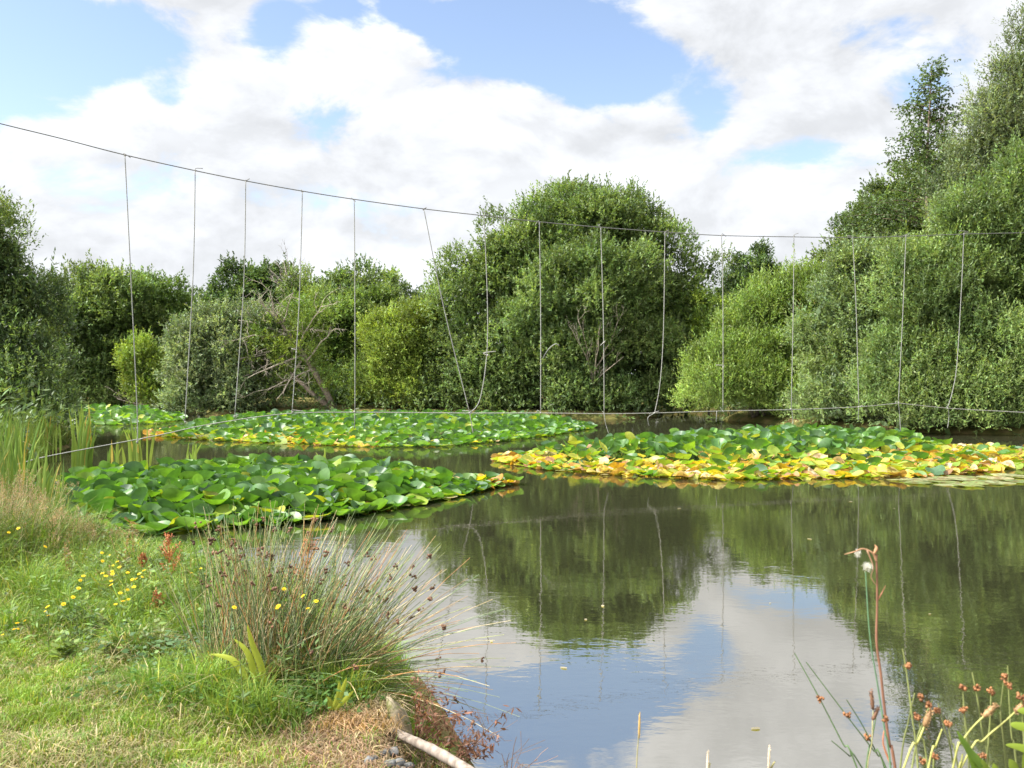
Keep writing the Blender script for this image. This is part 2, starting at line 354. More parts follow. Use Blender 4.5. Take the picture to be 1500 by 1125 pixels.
def crown(rng, lobes, rb, col, col2, ln, wd, cover=1.5, dens=58, m=9, up=.55, Ls=.42, fill=1.0, flat=.85, droop=0., zmin=.15):
    """lobes: (centre xyz, radii xyz). Blobs of foliage over each lobe, sprays of leaves over each blob"""
    g = Geo()
    col = np.array(col) * 1.3; col2 = np.array(col2) * 1.32
    for (c, r) in lobes:
        c = np.array(c); r = np.array(r)
        pr = 1.6
        area = 4 * PI * ((((r[0] * r[1]) ** pr + (r[0] * r[2]) ** pr + (r[1] * r[2]) ** pr) / 3) ** (1 / pr))
        nb = max(3, int(cover * area / (PI * rb * rb)))
        d = rnd_dirs(rng, nb * 2)
        keep = rng.random(nb * 2) < np.where(d[:, 1] > .35, .45, 1) * np.where(d[:, 2] < -.75, .4, 1)
        d = d[keep][:nb]; nb = len(d)
        bc = c + d * r * rng.uniform(.68, 1.08, (nb, 1))
        br = rb * rng.uniform(.5, 1.5, nb)
        hue = rng.random(nb)[:, None]
        bcol = col * (1 - hue) + col2 * hue
        bcol = bcol * rng.uniform(.65, 1.3, (nb, 1))
        ns = np.maximum(4, (dens * br ** 2 / (rb * rb)).astype(int))
        bi = np.repeat(np.arange(nb), ns); n = len(bi)
        sd = rnd_dirs(rng, n) + d[bi] * .45 + np.array((0, 0, .5)); sd = unit(sd)
        P = bc[bi] + sd * (br[bi] * rng.uniform(.45, 1.0, n))[:, None] * np.array((1, 1, flat))
        D = unit(sd * .7 + np.array((0, 0, up)) + rng.normal(size=(n, 3)) * .3)
        ok = P[:, 2] > zmin
        P, D, bi = P[ok], D[ok], bi[ok]; n = len(P)
        sc = bcol[bi] * (1 + rng.normal(size=(n, 1)) * .12)
        sprays(g, rng, P, D, Ls * rng.uniform(.6, 1.3, n), m, ln, wd, sc, droop=droop)
        # long shoots breaking the outline
        nsh = int(nb * 2.2); bi = rng.integers(0, nb, nsh); SP = bc[bi] + unit(rng.normal(size=(nsh, 3)) * .6 + d[bi] + np.array((0, 0, .6))) * (br[bi] * .85)[:, None]
        SD = unit(d[bi] * .5 + np.array((0, 0, .35 + up)) + rng.normal(size=(nsh, 3)) * .3); ok = SP[:, 2] > zmin + .2
        sprays(g, rng, SP[ok], SD[ok], Ls * rng.uniform(1.1, 2.1, nsh)[ok], int(m * 1.7), ln, wd, bcol[bi][ok] * 1.08, alpha=(.25, .8))
        if fill > 0:
            nf = int(area * 9 * fill)
            d2 = rnd_dirs(rng, nf); P2 = c + d2 * r * rng.uniform(.35, .82, (nf, 1)); P2 = P2[P2[:, 2] > zmin]; nf = len(P2)
            ld = unit(rng.normal(size=(nf, 3))); nn = unit(np.cross(ld, rng.normal(size=(nf, 3))))
            leaf_quads(g, rng, P2, ld, nn, rng.uniform(.25, .45, nf), rng.uniform(.14, .24, nf), col * rng.uniform(.7, 1.1, (nf, 1)))
    return g
def limb(geo, rng, a, b_, r0, r1, col, bend=.12, n=6):
    a = np.array(a, float); b_ = np.array(b_, float)
    t = np.linspace(0, 1, n)[:, None]; l = np.linalg.norm(b_ - a)
    off = rng.normal(size=3) * bend * l; off[2] = abs(off[2]) * .6
    P = a + (b_ - a) * t + off * np.sin(t * PI) * .6 + rng.normal(size=(n, 3)) * .015 * l * (t > 0)
    geo.tube(P, np.linspace(r0, r1, n), col, k=6)
    return P
def twigs(geo, rng, P, n, l, r, col, spread=.9, up=.2, depth=1):
    """bare side twigs along a limb"""
    for _ in range(n):
        i = rng.integers(1, len(P)); a = P[i]
        ax = unit(P[i] - P[i - 1])
        d = unit(ax * .6 + rng.normal(size=3) * spread * .6 + np.array((0, 0, up)))
        ll = l * rng.uniform(.5, 1.2)
        Q = limb(geo, rng, a, a + d * ll, r, r * .3, col, .15, 5)
        if depth > 0: twigs(geo, rng, Q, 4, ll * .5, r * .5, col, spread, up, depth - 1)

def make_tree(name, label, cat, Y, lobes_px, col, col2, seed, rb=.7, ln=.13, wd=.05, base=None, trunk=.16, trunk_col=(.09, .075, .055), group=None, limbs=True, depth=.8, stems=1, **kw):
    rng = np.random.default_rng(seed)
    lobes = []; big = []
    for lp in lobes_px:
        px, py, rx, ry = lp[:4]; dy = lp[4] if len(lp) > 4 else 0.
        yy = Y + dy; s = yy / F
        k = min(.2 * rb, .2 * rx * s, .2 * ry * s); lobes.append((at(px, py + 5, yy), (rx * s - k, max(rx * s * depth - k, .4), ry * s - k)))
        if rx >= 55: big.append(len(lobes) - 1)
    for i in big:                                   # boughs bulging out of each large mass, so that outlines and surfaces are uneven
        c, r = lobes[i]; r = np.array(r); lobes[i] = (c, tuple(r * .84))
        for _ in range(6):
            d = unit(rng.normal(size=3) * np.array((1, .8, .9)) + np.array((0, -.45, .3))); f = rng.uniform(.24, .46)
            lobes.append((c + d * r * (1.06 - f) * rng.uniform(.9, 1.12), tuple(np.maximum(r * f * rng.uniform(.8, 1.25, 3), .35))))
    if base is None:
        bx = np.mean([l[0][0] for l in lobes]); base = (bx, Y, float(ground_z(bx, Y)) - .1)
    else: base = (base[0], base[1], float(ground_z(base[0], base[1])) - .1)
    root = empty(name, base, label, cat, group)
    g = crown(rng, lobes, rb, col, col2, ln, wd, **kw)
    gpart('crown', g, M_LEAF, root)
    t = Geo(); b0 = np.array(base)
    top = max(l[0][2] for l in lobes)
    for s in range(stems):
        off = np.array((rng.normal() * .35, rng.normal() * .2, 0)) * (stems > 1)
        fork = b0 + off + np.array((rng.normal() * .15, 0, max(.5, (top - b0[2]) * .35)))
        P = limb(t, rng, b0 + off * .5, fork, trunk, trunk * .75, trunk_col, .05)
        if limbs:
            for (c, r) in [(a_, np.array(q_)) for a_, q_ in lobes[s::stems]]:
                limb(t, rng, fork, c + np.array((0, 0, r[2] * .3)), trunk * .55, trunk * .12, trunk_col, .1)
    gpart('trunk', t, M_BARK, root, True)
    return root, lobes

G_ = lambda r, g, b_: np.array((r, g, b_))
WIL, WIL2 = G_(.08, .126, .042), G_(.132, .182, .058)
DRK, DRK2 = G_(.054, .09, .038), G_(.08, .118, .046)
GRY, GRY2 = G_(.105, .15, .075), G_(.17, .21, .11)
YEL, YEL2 = G_(.16, .21, .034), G_(.23, .265, .048)
BRT, BRT2 = G_(.1, .165, .036), G_(.16, .225, .052)

make_tree('willow', 'dark green upright willow rising at the left edge of the pond behind the reeds', 'tree', 23,
          [(-10, 520, 85, 100), (-40, 420, 70, 80), (0, 365, 26, 40), (40, 440, 30, 42), (50, 560, 46, 64, -1), (-60, 560, 90, 90), (8, 318, 9, 22), (72, 590, 26, 40, -1.2), (25, 395, 22, 30), (62, 430, 14, 30), (75, 500, 14, 26)], DRK, WIL2, 11, rb=.5, ln=.12, wd=.036, base=(-13.6, 23.5), up=.85, Ls=.4, dens=46, stems=2, group='trees around the pond')
make_tree('broadleaf_tree', 'mid green rounded tree across the lily bay, nearest the left-hand willow', 'tree', 46,
          [(150, 490, 75, 85), (125, 450, 45, 50), (185, 450, 50, 45), (140, 560, 70, 55), (110, 520, 40, 60)], WIL, WIL2, 12, rb=.8, ln=.17, wd=.07, up=.5, group='trees around the pond')
make_tree('broadleaf_tree', 'mid green tree with a notched top beside the grey willow across the bay', 'tree', 47.5,
          [(235, 480, 45, 65), (230, 440, 36, 36), (255, 530, 40, 70), (205, 560, 50, 50)], WIL, BRT, 13, rb=.75, ln=.17, wd=.07, up=.5, group='trees around the pond')
make_tree('sapling', 'small bright green sapling in front of the dark trees across the bay', 'tree', 43.5,
          [(212, 545, 30, 40), (205, 520, 18, 24), (225, 575, 26, 26)], BRT, YEL, 14, rb=.45, ln=.14, wd=.05, trunk=.05, dens=30, up=.6, group='trees around the pond')
make_tree('grey_willow', 'silvery grey-green willow leaning over the water beside the lily bay', 'tree', 39.5,
          [(315, 525, 62, 68), (285, 565, 38, 50, -.6), (350, 500, 50, 45), (350, 570, 60, 45), (300, 480, 40, 35)], GRY, GRY2, 15, rb=.6, ln=.13, wd=.05, up=.4, stems=2, group='trees around the pond')
make_tree('oak', 'dark oak whose spiky top stands above the leaning bare tree', 'tree', 52,
          [(350, 425, 36, 30), (395, 440, 48, 45), (330, 450, 30, 25), (430, 480, 60, 60), (385, 408, 22, 22), (345, 405, 16, 14), (365, 540, 60, 60)], DRK, WIL, 16, rb=.6, ln=.2, wd=.1, dens=26, up=.5, group='trees around the pond')
make_tree('thorn_tree', 'half bare dark tree with dead twigs at its top behind the leaning trunk', 'tree', 49,
          [(435, 425, 20, 30), (455, 450, 34, 40), (440, 500, 44, 50), (470, 550, 48, 50)], DRK, WIL2, 17, rb=.5, ln=.14, wd=.06, dens=26, fill=.6, up=.6, group='trees around the pond')
make_tree('broadleaf_tree', 'dark domed treetop standing behind the light green bushes in mid bank', 'tree', 50,
          [(535, 425, 48, 32), (520, 470, 60, 50), (575, 450, 34, 34), (545, 540, 70, 60)], DRK, WIL2, 18, rb=.7, ln=.18, wd=.08, dens=36, up=.5, group='trees around the pond')
make_tree('ash_tree', 'fresh green leafy tree just right of the leaning bare trunk', 'tree', 43,
          [(515, 490, 42, 55), (500, 540, 32, 60), (545, 520, 40, 60), (480, 470, 30, 40), (550, 460, 36, 34), (520, 575, 40, 35, -1)], BRT, WIL2, 19, rb=.55, ln=.15, wd=.055, up=.35, group='trees around the pond')
make_tree('sallow_bush', 'yellow-green bush at the water edge left of the great round willow', 'bush', 39.5,
          [(580, 510, 46, 55), (560, 490, 26, 30), (600, 555, 46, 50), (560, 570, 32, 36), (615, 500, 30, 50)], YEL, BRT2, 20, rb=.5, ln=.13, wd=.045, up=.5, trunk=.07, stems=3, group='bushes along the bank')
root, lob = make_tree('round_willow', 'great round-headed willow dominating the far bank, crown almost touching the water', 'tree', 40.5,
          [(860, 440, 125, 150), (835, 352, 76, 66), (925, 360, 66, 62), (690, 480, 72, 92, -1), (650, 530, 40, 80), (720, 420, 60, 62), (985, 440, 66, 80), (1005, 500, 52, 78), (760, 530, 92, 80, -2), (900, 530, 110, 85, -2), (830, 470, 90, 110, -3), (770, 380, 70, 60, -1), (900, 410, 66, 62, -3.2), (800, 322, 36, 30), (895, 315, 44, 34), (850, 305, 40, 30), (945, 325, 30, 28), (870, 330, 60, 44, -1.5), (975, 565, 60, 50, -1), (690, 565, 56, 48, -1.5), (1025, 400, 26, 40), (640, 580, 36, 34, -1.5), (760, 585, 60, 32, -2.6), (850, 582, 60, 32, -3.2), (930, 582, 54, 32, -2.6), (1000, 580, 44, 34, -1.2)],
          WIL, WIL2, 21, rb=.75, ln=.15, wd=.058, trunk=.3, stems=4, up=.6, base=(3.2, 40.5), dens=52, cover=1.35, depth=.7, fill=.8, group='trees around the pond')
rng = np.random.default_rng(77); g = Geo()
for (a, b_) in (((868, 575), (880, 470)), ((868, 560), (845, 500)), ((872, 540), (905, 470)), ((870, 570), (850, 470)), ((868, 575), (915, 520))):
    P = limb(g, rng, at(*a, 36.2), at(*b_, 35.6), .035, .012, (.2, .17, .13), .06)
    twigs(g, rng, P, 5, .8, .012, (.22, .19, .15), up=.4)
gpart('dead_branch', g, M_BARK, root)
make_tree('willow_bush', 'light green feathery bush with upright shoots right of the great round willow', 'bush', 33,
          [(1085, 545, 74, 56), (1135, 495, 54, 62), (1055, 568, 50, 38, -.7), (1175, 458, 50, 54), (1100, 505, 36, 42), (1150, 565, 60, 44, -.7), (1036, 545, 28, 40), (1190, 430, 30, 40), (1125, 455, 24, 40), (1075, 500, 22, 36)], G_(.1, .155, .036), BRT2, 22, rb=.42, ln=.13, wd=.034, up=1.0, Ls=.55, trunk=.08, stems=3, dens=50, group='bushes along the bank')
make_tree('young_tree', 'small pale green tree in the gap beside the great round willow', 'tree', 39,
          [(1035, 470, 24, 40), (1040, 510, 30, 40)], BRT, YEL, 23, rb=.4, ln=.13, wd=.05, trunk=.06, dens=30, group='trees around the pond')
make_tree('thorn_tree', 'small dark tree peeping over the feathery bush in the gap of the skyline', 'tree', 44,
          [(1105, 400, 26, 24), (1090, 430, 34, 34), (1120, 420, 26, 30), (1080, 470, 40, 40), (1110, 382, 10, 14)], DRK, WIL, 24, rb=.42, ln=.16, wd=.06, dens=26, up=.8, trunk=.09, group='trees around the pond')
make_tree('grey_willow', 'grey-green bush willow standing between the feathery bush and the tall right bank', 'tree', 29.5,
          [(1235, 540, 62, 72), (1225, 470, 50, 55), (1270, 420, 60, 60), (1205, 570, 42, 45, -.6), (1290, 500, 60, 90), (1240, 590, 60, 34, -.7)], GRY, WIL2, 25, rb=.5, ln=.12, wd=.042, up=.5, trunk=.09, stems=3, group='trees around the pond')
make_tree('willow', 'broad dark willow overhanging the water at the right edge, where the ropes end', 'tree', 27.5,
          [(1400, 480, 105, 130), (1330, 560, 70, 75, -.6), (1450, 560, 100, 85, -1), (1360, 420, 70, 70), (1480, 380, 90, 90), (1540, 480, 110, 150), (1440, 330, 60, 60), (1500, 300, 60, 66), (1390, 600, 80, 46, -1.0), (1500, 606, 70, 44, -1.2), (1330, 610, 50, 34, -1.), (1620, 400, 90, 120)],
          WIL, WIL2, 26, rb=.6, ln=.13, wd=.038, up=.8, trunk=.2, stems=3, base=(15, 28.5), Ls=.5, dens=60, cover=1.15, depth=.55, group='trees around the pond')
make_tree('round_tree', 'rounded dark tree behind the right bank, below the thin birch', 'tree', 38,
          [(1295, 322, 44, 44), (1255, 362, 38, 36), (1335, 335, 60, 62), (1285, 395, 60, 46), (1320, 292, 34, 28), (1390, 330, 50, 70), (1232, 380, 26, 24), (1350, 275, 34, 40), (1375, 250, 26, 34)], G_(.05, .075, .03), WIL2, 27, rb=.55, ln=.14, wd=.065, dens=40, trunk=.2, group='trees around the pond')
make_tree('white_willow', 'tall silvery willow cut by the upper right corner of the view', 'tree', 31,
          [(1490, 160, 46, 60), (1475, 210, 56, 60), (1520, 110, 50, 60), (1450, 240, 40, 46), (1500, 270, 60, 60), (1560, 200, 80, 130), (1490, 90, 20, 30), (1435, 200, 18, 26), (1450, 290, 50, 50), (1500, 60, 12, 26), (1462, 130, 16, 30), (1420, 250, 40, 44), (1410, 300, 46, 44), (1440, 160, 14, 30)], G_(.06, .085, .04), GRY2, 28, rb=.5, ln=.14, wd=.036, up=.7, Ls=.55, dens=28, fill=.45, cover=1.2, trunk=.2, base=(19.5, 32), group='trees around the pond')

for (px, yy, w_, h_, lab, sd) in ((270, 500, 46, 70, 'dark tree filling the gap between the notched tree and the grey willow', 301), (475, 500, 60, 66, 'dark tree behind the crown of the leaning bare tree', 302), (618, 500, 40, 66, 'dark tree filling the gap left of the great round willow', 303), (1050, 500, 50, 60, 'dark tree in the gap right of the great round willow', 304), (95, 490, 50, 70, 'dark tree behind the left willow across the bay', 305), (400, 520, 70, 60, 'dark tree low behind the grey willow and the leaning tree', 306)):
    make_tree('broadleaf_tree', lab, 'tree', 54, [(px, yy, w_, h_), (px - 20, yy + 50, w_, 50), (px + 22, yy + 40, w_, 50)], DRK, WIL, sd, rb=.8, ln=.2, wd=.09, dens=36, cover=1.1, up=.4, group='trees around the pond')
def birch():
    rng = np.random.default_rng(31); Y = 34
    base = np.array((at(1358, 560, Y)[0], Y, .4)); top = at(1363, 92, Y)
    root = empty('birch', base, 'slender see-through birch standing tallest over the right bank', 'tree', 'trees around the pond')
    t = Geo(); n = 14; tt = np.linspace(0, 1, n)[:, None]
    P = base + (top - base) * tt + np.stack([np.sin(tt[:, 0] * 7) * .1, np.zeros(n), np.zeros(n)], 1)
    t.tube(P, np.linspace(.16, .012, n), (.17, .13, .1), k=7)
    gpart('trunk', t, M_BARK, root, True)
    bgeo = Geo(); lg = Geo()
    for k in range(96):
        f = .44 + .55 * (k / 96) ** 1.0
        p0 = base + (top - base) * f
        a = rng.random() * 2 * PI
        ln = (1 - f) * 6.3 + .3; ln *= rng.uniform(.6, 1.1)
        if a > PI * .6 and a < PI * 1.4 and .62 < f < .68: ln *= 1.45
        d = np.array((math.cos(a), math.sin(a), rng.uniform(.25, .75))); d /= np.linalg.norm(d)
        q = np.linspace(0, 1, 6)[:, None]
        B = p0 + d * ln * q + np.array((0, 0, -.22)) * ln * q ** 2
        bgeo.tube(B, np.linspace(.02, .005, 6), (.1, .07, .055), k=4)
        ns = int(5 + ln * 12)
        s = rng.uniform(.15, 1.03, ns)[:, None]
        SP = p0 + d * ln * s + np.array((0, 0, -.22)) * ln * s ** 2 + rng.normal(size=(ns, 3)) * .13
        SD = unit(rng.normal(size=(ns, 3)) * .6 + d * .5 + np.array((0, 0, -.25)))
        cc = np.tile((.07, .11, .035), (ns, 1)) * rng.uniform(.7, 1.4, (ns, 1))
        sprays(lg, rng, SP, SD, np.full(ns, .34), 7, .1, .075, cc, droop=.25)
    gpart('branch', bgeo, M_BARK, root); gpart('crown', lg, M_LEAF, root)
birch()

def leaning_tree():
    rng = np.random.default_rng(33); Y = 39.2
    base = at(492, 606, Y)
    root = empty('leaning_tree', base, 'leaning half-dead tree with bare grey branches reaching left over the lilies', 'tree', 'trees around the pond')
    t = Geo(); c = (.19, .155, .12)
    P = np.array([at(492, 606, Y), at(478, 575, Y), at(458, 540, Y - .1), at(436, 506, Y - .3), at(415, 478, Y - .5), at(396, 455, Y - .6)])
    t.tube(P, [.17, .15, .13, .1, .07, .03], c, k=8)
    P2 = np.array([at(486, 600, Y), at(462, 580, Y), at(440, 560, Y - .3), at(425, 545, Y - .4)])
    t.tube(P2, [.16, .12, .09, .04], c, k=6)
    gpart('trunk', t, M_BARK, root, True)
    br = Geo(); bc = (.3, .26, .21)
    ends = [((436, 506), (345, 528)), ((428, 495), (335, 500)), ((445, 520), (360, 555)), ((458, 540), (390, 570)), ((415, 478), (380, 440)), ((415, 478), (430, 430)), ((436, 506), (470, 450)), ((428, 495), (350, 470)), ((445, 520), (405, 585)), ((420, 484), (395, 425)), ((450, 528), (490, 480)), ((436, 506), (370, 545)), ((432, 500), (330, 540))]
    for a, b_ in ends:
        Q = limb(br, rng, at(*a, Y - .3), at(*b_, Y - 1.2 + rng.normal() * .3), .05, .014, bc, .1, 7)
        twigs(br, rng, Q, 7, .95, .016, bc, up=.0)
    gpart('branch', br, M_BARK, root)
    lobes = [(at(410, 500, Y - .2), (1.5, .8, .9)), (at(450, 470, Y), (1., .7, 1.)), (at(385, 530, Y - .5), (1.1, .6, .6)), (at(430, 560, Y + .2), (1.5, .8, 1.0))]
    gpart('crown', crown(rng, lobes, .4, YEL * .8, BRT, .12, .04, cover=1.0, dens=26, fill=.3, up=.3), M_LEAF, root)
leaning_tree()
# dead spiky twigs above the oak
def dead_snag():
    rng = np.random.default_rng(35); Y = 49
    base = (at(432, 560, Y)[0], Y, .4)
    root = empty('dead_snag', base, 'bare grey dead treetop sticking up between the oak and the domed treetop', 'tree', 'trees around the pond')
    g = Geo(); P = np.array([base, at(430, 470, Y), at(425, 430, Y), at(415, 380, Y)]); g.tube(P, [.14, .08, .05, .015], (.2, .18, .15))
    gpart('trunk', g, M_BARK, root, True)
    b_ = Geo()
    for e in ((405, 382), (420, 376), (395, 395), (440, 378), (450, 390), (410, 400), (398, 410), (455, 405), (430, 388)):
        Q = limb(b_, rng, at(428, 450 - rng.uniform(0, 25), Y), at(*e, Y), .035, .012, (.24, .21, .18), .05); twigs(b_, rng, Q, 4, .8, .014, (.24, .21, .18), up=.5)
    gpart('branch', b_, M_BARK, root)
dead_snag()

# dark scrub filling the foot of the far bank
rng = np.random.default_rng(41); g = Geo()
shore = POND[14:39]
for i in range(len(shore) - 1):
    (x1, y1), (x2, y2) = shore[i], shore[i + 1]
    l = math.hypot(x2 - x1, y2 - y1); n = int(l * 34)
    t = rng.random(n); nrm = np.array((-(y2 - y1), x2 - x1)) / l
    s = pond_distance(np.array([(x1 + x2) / 2 + nrm[0]]), np.array([(y1 + y2) / 2 + nrm[1]]))[0]
    nrm = nrm * (1 if s > 0 else -1)
    off = rng.uniform(-.3, 3.4, n)
    X_ = x1 + (x2 - x1) * t + nrm[0] * off; Y_ = y1 + (y2 - y1) * t + nrm[1] * off
    Z_ = np.maximum(ground_z(X_, Y_), 0) + rng.uniform(0, 1.0, n) ** 1.3 * (.7 + .5 * np.abs(off))
    P = np.stack([X_, Y_, Z_], 1); D = unit(rng.normal(size=(n, 3)) + np.array((0, 0, .8)))
    sprays(g, rng, P, D, np.full(n, .55), 9, .2, .07, np.tile(WIL, (n, 1)) * rng.uniform(.6, 1.5, (n, 1)))
o = g.build('undergrowth', M_LEAF); tag(o, 'dark scrub along the foot of the far bank', 'undergrowth', None, 'stuff')

# far house half hidden behind the bushes
def house():
    Y = 62; c = at(1150, 470, Y)
    root = empty('house', (c[0], Y, .3), 'brick house with a red tiled roof barely showing over the feathery bush', 'house')
    x0, x1 = at(1098, 0, Y)[0], at(1222, 0, Y)[0]; ze = at(0, 452, Y)[2]; zr = at(0, 408, Y)[2]; y0, y1 = Y, Y + 7
    V = [(x0, y0, .2), (x1, y0, .2), (x1, y1, .2), (x0, y1, .2), (x0, y0, ze), (x1, y0, ze), (x1, y1, ze), (x0, y1, ze), (x0, (y0 + y1) / 2, zr - .12), (x1, (y0 + y1) / 2, zr - .12)]
    g = Geo(); g.add(V, [np.array([(0, 1, 5, 4), (2, 3, 7, 6)]), np.array([(1, 2, 6, 9, 5), (3, 0, 4, 8, 7)])], (.3, .16, .1))
    gpart('wall', g, M_STEM, root)
    r = Geo(); o_ = .4; ym = (y0 + y1) / 2
    for sgn, ya in ((1, y0 - o_), (-1, y1 + o_)):
        zz = ze - o_ * (zr - ze) / 3.5
        V = np.array([(x0 - .3, ya, zz), (x1 + .3, ya, zz), (x1 + .3, ym, zr), (x0 - .3, ym, zr)]); V2 = V + np.array((0, 0, .1))
        r.add(np.concatenate([V, V2]), np.array([(0, 1, 2, 3), (7, 6, 5, 4), (0, 4, 5, 1), (1, 5, 6, 2), (3, 2, 6, 7), (0, 3, 7, 4)]), (.42, .17, .09))
    rf = gpart('roof', r, M_STEM, root)
    k = Geo()
    cx = x1 - 1.4
    V = [(cx + a, ym + b_, z) for z in (zr - .5, zr + .25) for a, b_ in ((-.3, -.3), (.3, -.3), (.3, .3), (-.3, .3))]
    k.add(V, np.array([(0, 1, 5, 4), (1, 2, 6, 5), (2, 3, 7, 6), (3, 0, 4, 7), (4, 5, 6, 7)]), (.33, .17, .1)); gpart('chimney', k, M_STEM, rf)
    for i in range(3):
        w = Geo(); wx = x0 + 1.2 + i * 1.9; zz = ze - 1.5
        w.add([(wx, y0 - .03, zz), (wx + .9, y0 - .03, zz), (wx + .9, y0 - .03, zz + 1.1), (wx, y0 - .03, zz + 1.1), (wx, y0 + .05, zz), (wx + .9, y0 + .05, zz), (wx + .9, y0 + .05, zz + 1.1), (wx, y0 + .05, zz + 1.1)], np.array([(0, 1, 2, 3), (0, 4, 5, 1), (1, 5, 6, 2), (2, 6, 7, 3), (3, 7, 4, 0)]), (.6, .62, .64))
        gpart('window', w, M_STEM, root)
house()

# ================================================================= WATER LILIES
def lily_shape(rng, cup, fold, wav, K=18):
    th = np.linspace(-PI, PI, K, endpoint=False) + PI / K
    notch = 1 - .7 * np.exp(-((np.abs(th) - PI) / .2) ** 2)
    ph = rng.random() * 6.28
    V = [(0, 0, 0.)]
    for rr in (.45, .78, 1.0):
        r = rr * (notch if rr > .5 else notch * .5 + .5)
        x = r * np.cos(th) * 1.18; y = r * np.sin(th) * .98
        z = cup * rr ** 2 + fold * np.abs(y) ** 1.4 + wav * rr ** 2 * np.sin(3 * th + ph) - .12 * fold * np.maximum(x, 0) ** 2
        V += list(zip(x, y, z))
    V = np.array(V)
    T = [(0, 1 + j, 1 + (j + 1) % K) for j in range(K)]
    Q = [(1 + a * K + j, 1 + (a + 1) * K + j, 1 + (a + 1) * K + (j + 1) % K, 1 + a * K + (j + 1) % K) for a in range(2) for j in range(K)]
    return V, np.array(T), np.array(Q)
rngL = np.random.default_rng(51)
KINDS = {'green': [], 'lime': [], 'yellow': [], 'tan': [], 'flat': []}
def add_kind(kind, cols, n, cup, fold, wav, stalk):
    for i in range(n):
        V, T, Q = lily_shape(rngL, rngL.uniform(*cup), rngL.uniform(*fold), rngL.uniform(*wav))
        c = np.array(cols[i % len(cols)]) * rngL.uniform(.85, 1.15)
        g = Geo(); g.add(V, [T, Q], c)
        if stalk:
            g.tube([(0, 0, -.01), (.05, 0, -.5), (.02, .1, -1.3)], [.035, .035, .03], c * np.array((1.1, 1.0, .8)), k=4, cap=False)
        if kind in ('yellow', 'tan', 'flat'):    # blotched by age
            for k in (3, 4):
                if k in g.C:
                    a = np.concatenate(g.C[k]); a *= 1 + rngL.normal(size=(len(a), 1)) * .12
                    br = rngL.random(len(a)) < (.12 if kind == 'yellow' else .3); a[br] = a[br] * .4 + np.array((.16, .08, .03)) * .6
                    g.C[k] = [a]; g.F[k] = [np.concatenate(g.F[k])]
        Vv = np.concatenate(g.V); ks = sorted(g.F)
        Fs = [np.concatenate(g.F[k]) for k in ks]; Cs = [np.concatenate(g.C[k]) for k in ks]
        me = new_mesh('leaf', Vv, Fs, M_LILY, Cs, True)
        KINDS[kind].append((me, Vv, Fs, Cs))
add_kind('green', [(.06, .14, .034), (.075, .165, .034), (.052, .115, .048), (.1, .195, .034)], 12, (.1, .5), (.1, .6), (.05, .16), True)
add_kind('lime', [(.19, .26, .03), (.15, .24, .03), (.25, .27, .035)], 6, (.05, .3), (.05, .35), (.04, .12), True)
add_kind('yellow', [(.5, .33, .025), (.44, .33, .035), (.44, .36, .08), (.38, .2, .03), (.3, .32, .045)], 8, (-.1, .3), (-.1, .35), (.06, .2), False)
add_kind('tan', [(.42, .3, .17), (.3, .17, .08), (.48, .4, .28), (.34, .18, .07)], 6, (-.1, .2), (-.1, .3), (.1, .28), False)
add_kind('flat', [(.2, .25, .09), (.3, .33, .17), (.16, .21, .08), (.36, .34, .18)], 6, (0, .02), (0, .02), (.005, .02), False)

def inside_poly(P, poly):
    x, y = P[:, 0], P[:, 1]; r = np.zeros(len(P), bool); n = len(poly)
    for i in range(n):
        (x1, y1), (x2, y2) = poly[i][:2], poly[(i + 1) % n][:2]
        c = ((y1 > y) != (y2 > y)); r ^= c & (x < (x2 - x1) * (y - y1) / (y2 - y1 + 1e-12) + x1)
    return r
def edge_dist(P, poly):
    d = np.full(len(P), 1e9); n = len(poly)
    for i in range(n):
        a = np.array(poly[i][:2]); b_ = np.array(poly[(i + 1) % n][:2]); e = b_ - a
        t = np.clip(((P - a) @ e) / (e @ e), 0, 1); d = np.minimum(d, np.linalg.norm(P - a - t[:, None] * e, axis=1))
    return d
def scatter(rng, poly, gap, tries=9000):
    poly = np.array([p[:2] for p in poly]); lo, hi = poly.min(0), poly.max(0)
    cell = gap; grid = {}; out = []
    C = rng.uniform(lo, hi, (tries, 2)); C = C[inside_poly(C, poly)]
    for p in C:
        k = (int(p[0] // cell), int(p[1] // cell)); ok = True
        for i in (-1, 0, 1):
            for j in (-1, 0, 1):
                for q in grid.get((k[0] + i, k[1] + j), ()):
                    if (q[0] - p[0]) ** 2 + (q[1] - p[1]) ** 2 < gap * gap: ok = False
        if ok: grid.setdefault(k, []).append(p); out.append(p)
    return np.array(out)

